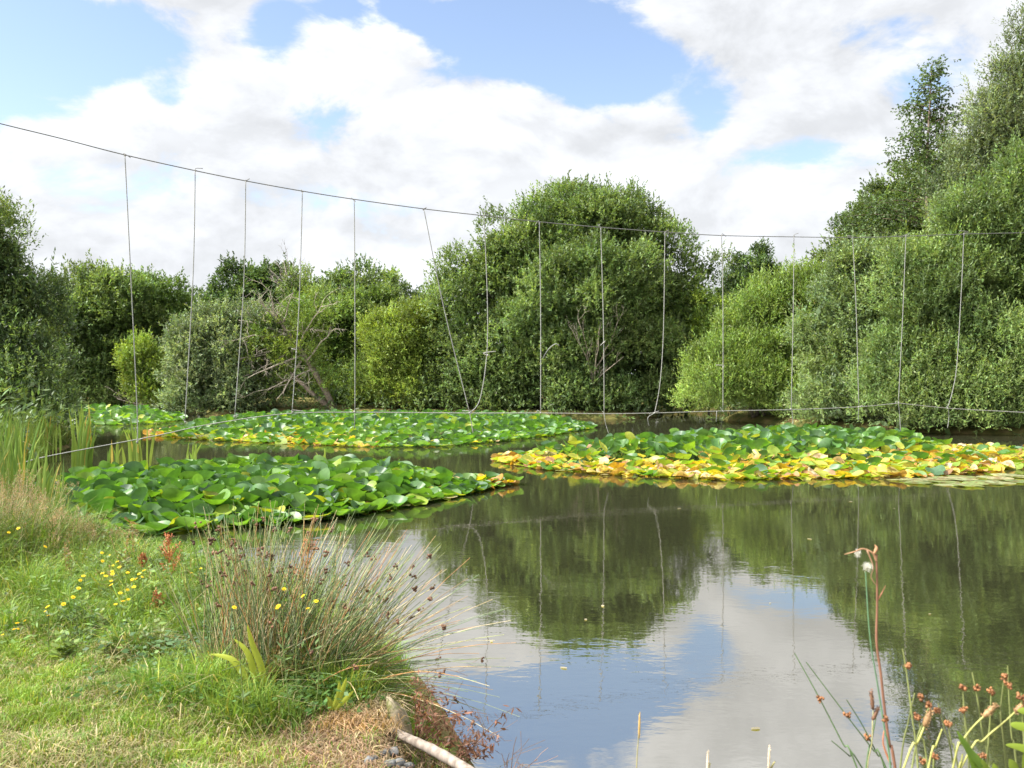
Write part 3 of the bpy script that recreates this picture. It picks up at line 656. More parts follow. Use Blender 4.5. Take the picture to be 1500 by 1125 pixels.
def lily_patch(label, outline_px, seed, gap, size, zone, hmax=.33, edge_w=.9, n_parts=100, group='lily patches on the pond', rim_gap=.22):
    """zone(x, y, d_edge, t_front) -> kind probabilities (green, lime, yellow, tan, flat)"""
    rng = np.random.default_rng(seed)
    poly = [on(*p) for p in outline_px]
    P = scatter(rng, poly, gap, 70000); d = edge_dist(P, poly)
    # flat rim leaves crowd the margin
    P2 = scatter(rng, poly, rim_gap, 40000); d2 = edge_dist(P2, poly); k = d2 < .3; P2 = P2[k]; d2 = d2[k]
    root = empty('lily_patch', (*np.mean(P, 0), 0), label, 'water lilies', group)
    rl = np.array(root.location)
    items = []
    for (pp, dd, rim) in [(p, q, False) for p, q in zip(P, d)] + [(p, q, True) for p, q in zip(P2, d2)]:
        pr, tall = zone(pp[0], pp[1], dd, rim, rng)
        kind = ['green', 'lime', 'yellow', 'tan', 'flat'][rng.choice(5, p=np.array(pr) / sum(pr))]
        vi = rng.integers(len(KINDS[kind]))
        s = size * rng.uniform(.55, 1.15) * .5
        if rim or kind == 'flat':
            z = .012 + rng.uniform(0, .03) + (0 if rim else .02); tilt = rng.uniform(0, .12); 
            if kind in ('yellow', 'tan'): tilt = rng.uniform(0, .4); z += .03
        else:
            z = hmax * tall * rng.uniform(.45, 1.0) + .03; tilt = abs(rng.normal(.65, .4)) * (.35 + .65 * tall)
            if kind in ('yellow', 'tan'): tilt = rng.uniform(.1, .8); z = .03 + .5 * z
        az_ = rng.uniform(0, 2 * PI) if rng.random() < .6 else rng.normal(-PI / 2, .8)
        Rm = (Matrix.Rotation(az_, 3, 'Z') @ Matrix.Rotation(-tilt, 3, 'Y').transposed().transposed() @ Matrix.Rotation(rng.uniform(0, 6.28) if rim or tilt < .15 else rng.normal(0, .7), 3, 'Z'))
        items.append((pp[1], kind, vi, np.array((pp[0], pp[1], z)), Rm, s))
    items.sort(key=lambda i: i[0] - 20 * i[5] * 0)
    g = Geo()
    for k, (y, kind, vi, pos, Rm, s) in enumerate(items):
        me, V, Fs, Cs = KINDS[kind][vi]
        R = np.array(Rm)
        if k < n_parts:
            o = link('leaf', me, root, tuple(pos - rl)); o.rotation_euler = Rm.to_euler(); o.scale = (s, s, s)
        else:
            b_ = g.n; VV = V @ (R.T * s) + pos
            g.V.append(VV); g.n += len(VV)
            for f, c in zip(Fs, Cs):
                kk = f.shape[1]; g.F.setdefault(kk, []).append(f + b_); g.C.setdefault(kk, []).append(c * rng.uniform(.85, 1.15))
    if g.n: tag(gpart('leaves', g, M_LILY, root, True), kind='stuff')
    return root, len(items)

def px_of(x, y): return CX + x / y * F, HY + CZ * F / y
def zone_near(x, y, d, rim, rng):
    px, py = px_of(x, y); tip = sstep(560, 720, px)
    tall = sstep(0, .9, d) * (1 - .75 * tip)
    if rim: return (.1, .35, .12 + .5 * tip, .2 + .4 * tip, .55), tall
    return (1, .17 + .5 * tip, .01 + .35 * tip * (py < 715), .01 + .4 * tip * (py < 715), .02), tall
near_px = [(30, 775), (100, 785), (250, 782), (420, 770), (520, 757), (620, 738), (700, 722), (757, 709), (690, 704), (620, 699), (560, 696), (500, 694), (400, 692), (300, 695), (200, 701), (100, 710), (50, 716)]
lily_patch('lily patch nearest the grass bank, dark glossy leaves crowded upright', near_px, 61, .12, .3, zone_near, .25)
def zone_mid(x, y, d, rim, rng):
    px, py = px_of(x, y)
    front = sstep(26.5, 22.5, y) * sstep(640, 420, px) + sstep(300, 230, px)
    front = min(1, max(0, front)); tall = sstep(.1, 1.6, d) * (1 - .8 * front)
    if rim: return (.3, .6, .04 + front * .3, .06 + .35 * front, .5), tall
    return (1 - .6 * front, .12 + .45 * front, .26 * front, .16 * front, .02), tall
mid_px = [(212, 637), (300, 645), (420, 651), (560, 656), (650, 655), (740, 647), (810, 638), (872, 627), (850, 621), (750, 617), (600, 615), (440, 615), (330, 620), (260, 628)]
lily_patch('wide lily patch in mid pond with a thin yellow front margin', mid_px, 62, .172, .295, zone_mid, .34, rim_gap=.24)
def zone_right(x, y, d, rim, rng):
    px, py = px_of(x, y)
    mid = np.interp(px, [720, 800, 900, 1000, 1100, 1200, 1300, 1360, 1420, 1600], [666, 676, 681, 682, 682, 680, 671, 660, 648, 642])
    f = sstep(-7, 9, py - mid + 6 * float(wob(x * 2, y * 2))); f = max(f, .85 * sstep(860, 740, px))
    f = min(1, f); tall = sstep(.1, 1.5, d) * (1 - .72 * f)
    if rim: return (.05, .25, .5, .6, .35), tall
    return (1 - .78 * f + .0, .22 + .5 * f, .72 * f + .03, .5 * f + .02, .02), tall
right_px = [(722, 676), (800, 689), (900, 697), (1050, 704), (1200, 702), (1340, 701), (1420, 694), (1500, 686), (1640, 684), (1640, 668), (1500, 661), (1400, 657), (1330, 652), (1200, 643), (1100, 643), (1000, 650), (900, 658), (800, 666), (740, 669)]
lily_patch('lily patch with a broad front of yellowing and brown leaves', right_px, 63, .158, .295, zone_right, .38, rim_gap=.18)
def zone_far(x, y, d, rim, rng):
    tall = sstep(.2, 1.6, d)
    return ((.5, .5, .01, .02, .5) if rim else (1, .15, .0, .0, .02)), tall
bay_px = [(70, 622), (180, 623), (240, 620), (268, 615), (262, 607), (180, 604), (90, 604), (60, 612)]
lily_patch('small distant lily patch in the bay behind the cattail clumps', bay_px, 64, .27, .36, zone_far, .32, rim_gap=.3)

# flat pads lying on the water
rng = np.random.default_rng(65)
pads = [(1322, 703), (1335, 706), (1350, 702), (1362, 705), (1375, 700), (1378, 707), (1392, 703), (1403, 699), (1405, 709), (1418, 704), (1430, 700), (1436, 708), (1448, 703), (1460, 698), (1464, 708), (1478, 702), (1490, 699), (1496, 706), (1510, 702), (1350, 708), (1390, 711), (1422, 711), (1450, 711), (1475, 695), (1370, 703), (1412, 702), (1344, 704), (1524, 700)]
root = empty('lily_raft', (*on(1410, 704)[:2], 0), 'raft of pale flat pads lying on the water before the yellowing patch', 'water lilies', 'lily patches on the pond')
for (px, py) in pads:
    p_ = on(px, py) + np.array((rng.normal() * .08, rng.normal() * .1, .008 + rng.uniform(0, .012)))
    o = link('pad', KINDS['flat'][rng.integers(6)][0], root, tuple(p_ - np.array(root.location)))
    s = rng.uniform(.17, .24); o.scale = (s, s, s); o.rotation_euler = (rng.normal() * .02, rng.normal() * .02, rng.uniform(0, 6.28))

# ================================================================= ROPE BARRIER
def rp(px, py, back=0.):
    Y = 16.5 / (1 - .4 * (px - CX) / F) + back
    return at(px, py, Y)
def smooth_path(P, n=6):
    P = np.array(P, float); out = []
    for i in range(len(P) - 1):
        p0, p1, p2, p3 = P[max(i - 1, 0)], P[i], P[i + 1], P[min(i + 2, len(P) - 1)]
        for t in np.linspace(0, 1, n, endpoint=False):
            out.append(.5 * ((2 * p1) + (-p0 + p2) * t + (2 * p0 - 5 * p1 + 4 * p2 - p3) * t * t + (-p0 + 3 * p1 - 3 * p2 + p3) * t ** 3))
    out.append(P[-1]); return np.array(out)
rngR = np.random.default_rng(71)
TOPC, LOWC = (.1, .1, .095), (.24, .235, .215)  # upper rope gets a darker colour for its backlit look against the sky
CORDC = (.22, .22, .205)
def knot(parent, p, r, col):
    g = Geo()
    for k in range(3): g.blob(np.array(p) + rngR.normal(size=3) * r * .35, r * rngR.uniform(.7, 1), col, rngR, .2)
    q = smooth_path([p, p + np.array((rngR.normal() * .05, 0, .04)), p + np.array((rngR.normal() * .1, 0, rngR.uniform(-.06, .08)))], 3)
    g.tube(q, .006, col, k=4)
    gpart('knot', g, M_ROPE, parent)
top_px = [(-120, 150), (0, 181), (90, 203), (183, 227), (286, 250), (360, 265), (443, 280), (519, 292), (621, 306), (709, 316), (790, 325), (880, 333), (974, 340), (1057, 345), (1163, 347), (1249, 348), (1327, 346), (1412, 343), (1450, 342), (1500, 341)]
g = Geo(); g.tube(smooth_path([rp(*p) for p in top_px], 5), .009, TOPC, k=5)
o = g.build('top_rope', M_ROPE); tag(o, 'grey upper rope strung high across the whole pond, sagging to the right', 'rope')
low_px = [(20, 682), (62, 670), (140, 655), (230, 638), (310, 621), (420, 606), (520, 604), (688, 605), (792, 605), (885, 606), (959, 605), (1059, 602), (1160, 600), (1258, 596), (1316, 590.5), (1389, 598), (1460, 602), (1500, 604), (1560, 606)]
P = [rp(*p) for p in low_px]
g = Geo(); g.tube(np.concatenate([smooth_path(P[:15], 4)[:-1], smooth_path(P[14:], 4)]), .0085, LOWC, k=5)
o = g.build('low_rope', M_ROPE); tag(o, 'pale lower rope stretched just above the lilies, joining the hanging cords', 'rope')
cords = [([(183, 228), (190, 370), (201, 600), (201, 648)], [], 'cord hanging in the sky nearest the left willow, slanting down past the bay'),
         ([(286, 250), (283, 400), (271, 618)], [], 'cord hanging before the gap between notched tree and grey willow'),
         ([(360, 265), (357, 420), (344, 610)], [], 'cord hanging before the dark oak top, tilted slightly left'),
         ([(443, 281), (438, 450), (428, 604)], [], 'cord hanging past the dead twigs, with a knot before the leaning trunk'),
         ([(519, 293), (520, 450), (520, 603)], [(520, 603), (519, 628)], 'plumb cord hanging before the fresh green tree and yellow-green bush'),
         ([(621, 307), (650, 450), (688, 605)], [(688, 605), (693, 634)], 'strongly slanted cord meeting its neighbour in a V on the lower rope'),
         ([(709, 316), (714, 440), (713, 520), (703, 585), (688, 605)], [], 'slack cord curving left at its foot to close the V on the lower rope'),
         ([(790, 326), (792, 450), (792, 604)], [(795, 525), (803, 512), (813, 504), (819, 506)], 'straight cord with a snagged side tail before the great round willow'),
         ([(880, 334), (884, 480), (885, 606)], [(885, 606), (887, 620), (892, 636)], 'straight cord before the dead branches of the round willow, loose tail below'),
         ([(974, 340), (972, 480), (967, 560), (959, 605)], [(959, 605), (949, 612), (951, 624)], 'cord bowing left at its foot near the right side of the round willow'),
         ([(1057, 345), (1059, 450), (1059, 602)], [(1050, 602), (1049, 618)], 'straight cord in the skyline gap beside the round willow'),
         ([(1163, 346), (1162, 450), (1159, 600)], [(1160, 600), (1162, 622)], 'cord hanging before the light feathery bush'),
         ([(1249, 348), (1254, 450), (1258, 596)], [(1258, 596), (1257, 616)], 'cord hanging before the grey-green bush willow'),
         ([(1327, 345), (1322, 470), (1316, 590)], [(1316, 590), (1318, 610), (1319, 632)], 'cord pulling the lower rope up into a peak before the dark right willow'),
         ([(1412, 342), (1408, 430), (1402, 530), (1396, 570), (1388, 598)], [(1389, 598), (1390, 612), (1388, 627)], 'last cord by the rope end, kinked and half lost in the right willow')]
for pts, tail, lab in cords:
    p0 = rp(*pts[0])
    root = empty('hanging_cord', p0, 'grey ' + lab if not lab.startswith('strongly') else lab, 'cord', 'cords hanging between the two ropes')
    g = Geo(); g.tube(smooth_path([rp(*p, -.01) for p in pts], 7), .0085, CORDC, k=5); gpart('line', g, M_ROPE, root)
    knot(root, p0, .016, (.16, .155, .145)); knot(root, rp(*pts[-1], -.015), .018, LOWC)
    if tail:
        g = Geo(); g.tube(smooth_path([rp(*p, -.02) for p in tail], 5), .008, CORDC, k=4); gpart('loose_end', g, M_ROPE, root)
    if pts[0][0] in (443, 709, 880, 1057): knot(root, rp(*{443: (434, 516), 709: (714, 520), 880: (884.5, 502), 1057: (1059, 538)}[pts[0][0]], -.02), .017, (.3, .29, .27))

# ================================================================= BANK VEGETATION
def blades(geo, rng, P, D, H, Wd, bend, col, segs=2):
    """curved grass blades: P base, D horizontal lean direction (unit, z=0), bend = tip lean / height"""
    n = len(P)
    side = np.stack([-D[:, 1], D[:, 0], np.zeros(n)], 1)
    tw = rng.normal(size=n) * .9
    side = side * np.cos(tw)[:, None] + D * np.sin(tw)[:, None]
    up = np.array((0, 0, 1.))
    H = H[:, None]; b = bend[:, None]
    mid = P + up * H * .58 + D * H * b * .28
    tip = P + up * H * np.maximum(.15, 1 - .35 * b ** 1.5) + D * H * b
    w = Wd[:, None] * .5
    V = np.stack([P - side * w, P + side * w, mid - side * w * .8, mid + side * w * .8, tip], 1).reshape(-1, 3)
    o = np.arange(n)[:, None] * 5
    geo.add(V, [o + np.array([[0, 1, 3, 2]]), o + np.array([[2, 3, 4]])], col)
def hdirs(rng, n):
    a = rng.uniform(0, 2 * PI, n); return np.stack([np.cos(a), np.sin(a), np.zeros(n)], 1)
RUSH = np.array((-1.1, 4.1))

def lawn():
    rng = np.random.default_rng(81); g = Geo()
    for (y0, y1, dens, wd) in ((2.2, 4.4, 15000, .0034), (4.4, 6.2, 9000, .0042), (6.2, 9, 4200, .006), (9, 22, 1500, .012)):
        xl = -.66 * y1 - 1.0; xr = 2.2 if y0 < 3 else .3
        n = int(dens * (xr - xl) * (y1 - y0))
        X_ = rng.uniform(xl, xr, n); Y_ = rng.uniform(y0, y1, n)
        d = pond_distance(X_, Y_)
        k = (d > -.04) & (X_ > -.66 * Y_ - 1.0) & (rng.random(n) < np.where((X_ > .2), .25, 1))
        X_, Y_, d = X_[k], Y_[k], d[k]; n = len(X_)
        w1, w2 = wob(X_, Y_, 1.3), wob(X_ + 5, Y_ * 1.2, 3.7)
        rough = sstep(4.3, 5.4, Y_ + .25 * w1 + .35 * sstep(-2.6, -1.4, X_)) 
        rushd = np.hypot(X_ - RUSH[0], (Y_ - RUSH[1] + .1) * 1.2)
        rough = np.maximum(rough, sstep(.75, .4, rushd) * .8)
        bare = sstep(.48, .2, np.hypot((X_ + .58) * .8, (Y_ - 3.4) * .85) + .06 * w2)
        k = rng.random(n) > np.maximum(bare * .9, sstep(.24, .1, np.hypot(X_ + .42, Y_ - 3.36)))
        H = (.035 + .035 * rng.random(n)) * (1 + .5 * np.maximum(w2, 0)) + (rough * (1 - .55 * sstep(6.0, 7.0, Y_))) * (.08 + .19 * rng.random(n) ** 1.3 + .06 * w2) + sstep(10, 13, Y_) * .35 * rng.random(n)
        tuft = np.clip(.5 + .7 * wob(X_ + .3 * w1, Y_ * 1.1, 8.5), 0, 1.3); H *= .55 + .75 * tuft
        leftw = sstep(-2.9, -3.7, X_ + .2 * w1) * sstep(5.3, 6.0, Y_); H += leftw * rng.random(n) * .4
        H *= np.where(d < .12, .7, 1)
        straw = np.clip(.13 + .3 * w1 + .2 * w2 - .3 * (tuft - .5) - .4 * rough + .28 * sstep(4.0, 3.2, Y_), .04, .8)
        isst = rng.random(n) < straw
        lush = np.clip(.5 + .35 * w2 + .25 * rng.normal(size=n), 0, 1)[:, None]
        c = np.array((.22, .32, .042)) * (1 - lush) + np.array((.11, .22, .034)) * lush
        yel = rng.random(n) < .14; c[yel] = (.33, .34, .065)
        c = np.where(isst[:, None], np.array((.42, .36, .19)) * rng.uniform(.6, 1.15, (n, 1)), c) * rng.uniform(.7, 1.25, (n, 1)) * (1 - .4 * leftw[:, None])  # leftw also darkens the blade colour, painting the shade of the left hollow
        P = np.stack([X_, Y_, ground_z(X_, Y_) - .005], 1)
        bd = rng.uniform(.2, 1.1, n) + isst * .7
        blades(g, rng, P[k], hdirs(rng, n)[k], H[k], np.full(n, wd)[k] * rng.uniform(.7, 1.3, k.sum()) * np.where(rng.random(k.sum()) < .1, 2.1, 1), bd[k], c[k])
    tag(g.build('grass', M_GRASS), 'mown and rough grass covering the bank', 'grass', None, 'stuff')
lawn()
def dry_litter():
    rng = np.random.default_rng(82); g = Geo(); n = 4200
    X_ = rng.normal(-.6, .17, n); Y_ = rng.normal(3.38, .2, n); d = pond_distance(X_, Y_); k = (d > -.06) & (Y_ > 2.6) & (rng.random(n) < .2 + .8 * sstep(.08, .2, np.hypot(X_ + .42, Y_ - 3.37))); X_, Y_ = X_[k], Y_[k]; n = len(X_)
    P = np.stack([X_, Y_, ground_z(X_, Y_)], 1)
    c = np.array((.3, .21, .13)) * rng.uniform(.5, 1.3, (n, 1)) * (1 + rng.normal(size=(n, 3)) * .06)
    blades(g, rng, P, hdirs(rng, n), rng.uniform(.015, .05, n), rng.uniform(.003, .006, n), rng.uniform(1.0, 2.6, n), c)
    tag(g.build('straw', M_GRASS), 'dead straw and dry litter strewn over the bare corner of the bank', 'straw', None, 'stuff')
dry_litter()
def herbs():
    """small round leaves of clover and creeping herbs among the rough grass"""
    rng = np.random.default_rng(83); g = Geo()
    for (n, mx_, my_, sx, sy, c, hh) in ((1300, -1.1, 3.75, .3, .1, (.07, .145, .035), .13), (1100, -1.9, 4.75, .5, .3, (.12, .2, .045), .16), (1500, -2.6, 5.5, .6, .4, (.13, .2, .05), .24), (1500, -1.5, 5.6, .5, .4, (.12, .2, .04), .3), (1500, -3.6, 6.3, .6, .5, (.09, .14, .04), .3), (900, -1.5, 4.25, .25, .2, (.07, .13, .05), .18)):
        X_ = rng.normal(mx_, sx, n); Y_ = rng.normal(my_, sy, n); k = pond_distance(X_, Y_) > .02; X_, Y_ = X_[k], Y_[k]; m_ = len(X_)
        P = np.stack([X_, Y_, ground_z(X_, Y_) + hh * rng.random(m_) ** .8], 1)
        D = hdirs(rng, m_) + np.array((0, 0, .3)) * rng.normal(size=(m_, 1)); D = unit(D)
        nn = unit(np.array((0, 0, 1.)) + rng.normal(size=(m_, 3)) * .45)
        leaf_quads(g, rng, P, D, nn, rng.uniform(.02, .05, m_), rng.uniform(.012, .024, m_), np.array(c) * rng.uniform(.65, 1.5, (m_, 1)))
    tag(g.build('clover', M_GRASS), 'clover and small herbs creeping through the rough grass', 'clover', None, 'stuff')
herbs()

def rush():
    rng = np.random.default_rng(84)
    root = empty('rush_clump', (*RUSH, ground_z(*RUSH)), 'big clump of soft rush with brown seed heads fanning out over the water', 'rush')
    GREENS = [(.14, .19, .07), (.1, .155, .06), (.2, .22, .075), (.18, .21, .12)]
    TANS = [(.38, .3, .15), (.3, .2, .09), (.36, .19, .07), (.45, .38, .22)]
    def stem_path(i):
        while True:
            q = rng.uniform(-1, 1, 2)
            if q @ q < 1: break
        b = np.array((RUSH[0] + q[0] * .38, RUSH[1] + q[1] * .25)); u = q[0]
        r = rng.random()
        th = math.radians(4 + 14 * abs(rng.normal()) + 24 * max(0, u + .1) + (rng.uniform(10, 54) * (r < .13 + .24 * max(0, u))))
        a = rng.normal(0, .75) if th > .35 else rng.uniform(-PI, PI)
        th = min(th, 1.38)
        dr = np.array((math.cos(a) * math.sin(th), math.sin(a) * math.sin(th), math.cos(th)))
        ln = rng.uniform(.55, .95) * (1 - .05 * (th > .7))
        t = np.linspace(0, 1, 6)[:, None]
        sag = np.array((0, 0, -1.)) * ln * (.05 + .16 * math.sin(th)) * t ** 2.2
        p0 = np.array((b[0], b[1], ground_z(*b) - .01))
        return p0 + dr * ln * t + sag + np.array((math.cos(a), math.sin(a), 0)) * ln * .05 * t ** 2, th
    def colour(th):
        if rng.random() < .3 + .15 * (th > .6): return np.array(TANS[rng.integers(4)]) * rng.uniform(.7, 1.1)
        return np.array(GREENS[rng.integers(4)]) * rng.uniform(.65, 1.35)
    def head(P, f, s=1.):
        h = Geo(); j = f * 5; k = int(j); p = P[k] + (P[min(k + 1, 5)] - P[k]) * (j - k)
        c = np.array((.11, .055, .03)) * rng.uniform(.6, 1.5)
        for _ in range(5): h.blob(p + rng.normal(size=3) * .0065 * s + np.array((.004, 0, 0)), .0052 * s * rng.uniform(.8, 1.4), c * rng.uniform(.75, 1.3), rng, .3, k=5, m=3)
        return h
    rest = Geo()
    for i in range(620):
        P, th = stem_path(i)
        rest.tube(P, np.linspace(.0027, .0012, 6), colour(th), k=3, cap=False)
    for i in range(96):
        P, th = stem_path(i)
        s = Geo(); s.tube(P, np.linspace(.0028, .001, 6), colour(th), k=4, cap=False)
        o = gpart('stem', s, M_STEM, root)
        gpart('seed_head', head(P, rng.uniform(.78, .93), 1.15), M_STEM, o)
    tag(gpart('stems', rest, M_STEM, root), kind='stuff')
    # withered blades crouching round the foot
    n = 900; a = rng.uniform(0, 2 * PI, n)
    X_ = RUSH[0] + np.cos(a) * .36 * rng.random(n); Y_ = RUSH[1] - .05 + np.sin(a) * .28 * rng.random(n)
    P = np.stack([X_, Y_, ground_z(X_, Y_)], 1); b_ = Geo()
    cc = np.where(rng.random((n, 1)) < .5, np.array((.3, .2, .09)), np.array((.1, .14, .04))) * rng.uniform(.6, 1.3, (n, 1))
    blades(b_, rng, P, hdirs(rng, n), rng.uniform(.12, .38, n), np.full(n, .005), rng.uniform(.3, 1.2, n), cc)
    tag(gpart('blades', b_, M_GRASS, root), kind='stuff')
rush()

def blade_mesh(P, w, col, crease=.25):
    """strap leaf along path P with width w tapering to the tip"""
    g = Geo(); P = np.array(P, float); n = len(P)
    T = unit(np.gradient(P, axis=0)); s = unit(np.cross(T, np.array((.25, -.9, .35)))); nn = np.cross(s, T)
    ww = w * np.sin(np.linspace(.55, PI, n)) ** .8 * .5 + w * .02
    V = np.stack([P - s * ww[:, None], P + nn * (ww * crease)[:, None], P + s * ww[:, None]], 1).reshape(-1, 3)
    f = [(i * 3 + k, i * 3 + k + 1, i * 3 + 4 + k, i * 3 + 3 + k) for i in range(n - 1) for k in (0, 1)]
    g.add(V, np.array(f), col); return g
def blade_clump(name, label, cat, base, height, n, w, col, col2, seed, spread=.12, lean=.22, group=None, bent=.15):
    rng = np.random.default_rng(seed); base = np.array(base, float)
    root = empty(name, base, label, cat, group)
    for i in range(n):
        b_ = base + np.array((rng.normal() * spread, rng.normal() * spread * .7, 0))
        h = height * rng.uniform(.5, 1.05); a = rng.uniform(0, 2 * PI); l = abs(rng.normal()) * lean
        t = np.linspace(0, 1, 7)[:, None]; dr = np.array((math.cos(a), math.sin(a) * .7, 0))
        k = 1.6 if rng.random() < bent else .25
        P = b_ + np.array((0, 0, 1.)) * h * t + dr * h * l * t ** 1.5 + (dr * .35 - np.array((0, 0, .3))) * h * k * .5 * np.maximum(0, t - .55) ** 1.5
        m_ = rng.random(); c = (np.array(col) * (1 - m_) + np.array(col2) * m_) * rng.uniform(.8, 1.2)
        if rng.random() < .1: c = np.array((.42, .33, .08))
        gpart('blade', blade_mesh(P, w * rng.uniform(.7, 1.2), c), M_GRASS, root, True)
    return root
CT, CT2 = (.12, .22, .035), (.24, .31, .06)
GC = 'cattail clumps in the water'
blade_clump('cattail', 'tall cattail clump rising from the left end of the near lily patch', 'cattail', on(118, 708), 1.3, 36, .05, CT, CT2, 91, .1, .12, GC)
blade_clump('cattail', 'short cattail tuft behind the near lilies, beside the taller thin clump', 'cattail', on(174, 692), .62, 12, .045, CT, CT2, 92, .07, .12, GC)
blade_clump('cattail', 'thin cattail clump behind the near lilies under the leftmost hanging cord', 'cattail', on(200, 694), 1.05, 18, .042, CT, CT2, 93, .12, .16, GC)
blade_clump('cattail', 'little forked cattail shoot behind the near lilies, under the second hanging cord', 'cattail', on(280, 687), .55, 7, .04, CT, CT2, 94, .05, .3, GC)
blade_clump('cattail', 'single bent cattail shoot at the back of the near lilies, below mid pond lilies', 'cattail', on(473, 688), .5, 5, .04, CT, CT2, 95, .04, .35, GC, .6)
for i, (px, Y, h, lab) in enumerate(((-8, 10.6, 1.25, 'tall reed clump cut by the left edge of the view'), (22, 10.2, 1.1, 'leafy reed clump leaning over the grass near the left edge'), (45, 10.6, .95, 'yellowing reed clump where the lower rope ends'), (62, 10.9, .75, 'low reed clump nearest the lilies on the left bank'), (8, 8.8, .75, 'short reed clump in front of the taller reeds on the left bank'), (-30, 9.4, 1.1, 'reed clump mostly outside the view at the left'), (2, 8.6, .85, 'reed clump in front of the others, cut by the left edge'), (34, 9.1, .8, 'reed clump rising from the tan grass by the left edge'), (52, 9.6, .65, 'low reed clump leaning towards the near lilies'), (14, 14.4, 1.0, 'reed clump on the shore behind the rope end'), (30, 16.0, .9, 'reed clump on the shore between the rope end and the left willow'), (52, 17.6, .8, 'reed clump under the left willow, farther along the shore'), (64, 19.4, .8, 'reed clump in the shade at the foot of the left willow'))):
    x = (px - CX) / F * Y
    blade_clump('reed', lab, 'reed', (x, Y, ground_z(x, Y)), h * 1.2, 46, .026, (.1, .185, .035), (.2, .27, .055), 100 + i, .17, .2, 'reed clumps on the left bank', .2)
for i, (px, lab) in enumerate(((128, 'far reed tuft under the dark trees, nearest the left willow'), (150, 'far reed tuft left of the upright one across the bay'), (167, 'upright far reed tuft at the centre of the bay shore'), (205, 'far reed tuft in front of the bright sapling'), (250, 'far reed tuft beside the grey willow'))):
    Y = 45.2; x = (px - CX) / F * Y
    blade_clump('reed', lab, 'reed', (x, Y, 0), 1.5, 12, .06, (.07, .125, .03), (.13, .19, .045), 110 + i, .35, .2, 'reed tufts across the bay')

def seeding_grass(px, Y, h, seed, lab, n=58, w=.27):
    rng = np.random.default_rng(seed); x = (px - CX) / F * Y; b = np.array((x, Y, float(ground_z(x, Y))))
    root = empty('seeding_grass', b, lab, 'grass tuft', 'tufts of seeding grass')
    st = Geo(); pl = Geo(); lf = Geo()
    for i in range(n):
        p0 = b + np.array((rng.normal() * w * .55, rng.normal() * w * .4, 0)); hh = h * rng.uniform(.6, 1.08)
        a = rng.uniform(0, 2 * PI); l = abs(rng.normal()) * .3
        t = np.linspace(0, 1, 5)[:, None]; P = p0 + np.array((0, 0, 1.)) * hh * t + np.array((math.cos(a), math.sin(a), 0)) * hh * l * t ** 1.7
        c = np.array((.34, .28, .14)) * rng.uniform(.5, 1.1)
        st.tube(P, np.linspace(.0022, .001, 5), c, k=3, cap=False)
        m_ = 46; q = rng.random(m_)
        ax = unit(P[-1] - P[-2]); C = P[-1] - ax * (q * .15)[:, None] * h * 1.7
        D = unit(rng.normal(size=(m_, 3)) + ax * .7)
        C = C + D * (.008 + .032 * q)[:, None]
        leaf_quads(pl, rng, C, D, unit(np.cross(D, rng.normal(size=(m_, 3)))), rng.uniform(.008, .016, m_), rng.uniform(.0025, .005, m_), np.array((.36, .25, .15)) * rng.uniform(.5, 1.25, (m_, 1)))
    m_ = 420; P = b + np.stack([rng.normal(size=m_) * w * .6, rng.normal(size=m_) * w * .45, np.zeros(m_)], 1)
    cc = np.where(rng.random((m_, 1)) < .3, np.array((.3, .25, .11)), np.array((.14, .2, .05))) * rng.uniform(.6, 1.3, (m_, 1))
    blades(lf, rng, P, hdirs(rng, m_), h * rng.uniform(.4, .85, m_), np.full(m_, .006), rng.uniform(.2, 1., m_), cc)
    gpart('stalks', st, M_STEM, root); gpart('seed_plumes', pl, M_GRASS, root); gpart('blades', lf, M_GRASS, root)
for i, (px, Y, h, lab) in enumerate(((10, 6.6, .5, 'tan seeding grass tuft cut by the left edge of the view'), (40, 6.9, .5, 'dense tan seeding grass tuft above the dark hollow on the left'), (75, 6.7, .33, 'tan seeding grass tuft beside a lone yellow flower'), (108, 6.7, .27, 'tan seeding grass tuft nearest the lilies, with arching stalks'), (-25, 6.2, .5, 'seeding grass tuft mostly outside the left edge'), (60, 6.2, .4, 'straggly seeding grass tuft in front of the dark hollow'), (14, 7.8, .5, 'tall seeding grass tuft at the foot of the reeds'), (138, 6.8, .22, 'low seeding grass tuft on the shore by the yellow flowers'), (92, 7.5, .22, 'greenish seeding grass tuft behind the others at the shore'))):
    seeding_grass(px, Y, h * 1.15, 120 + i, lab)

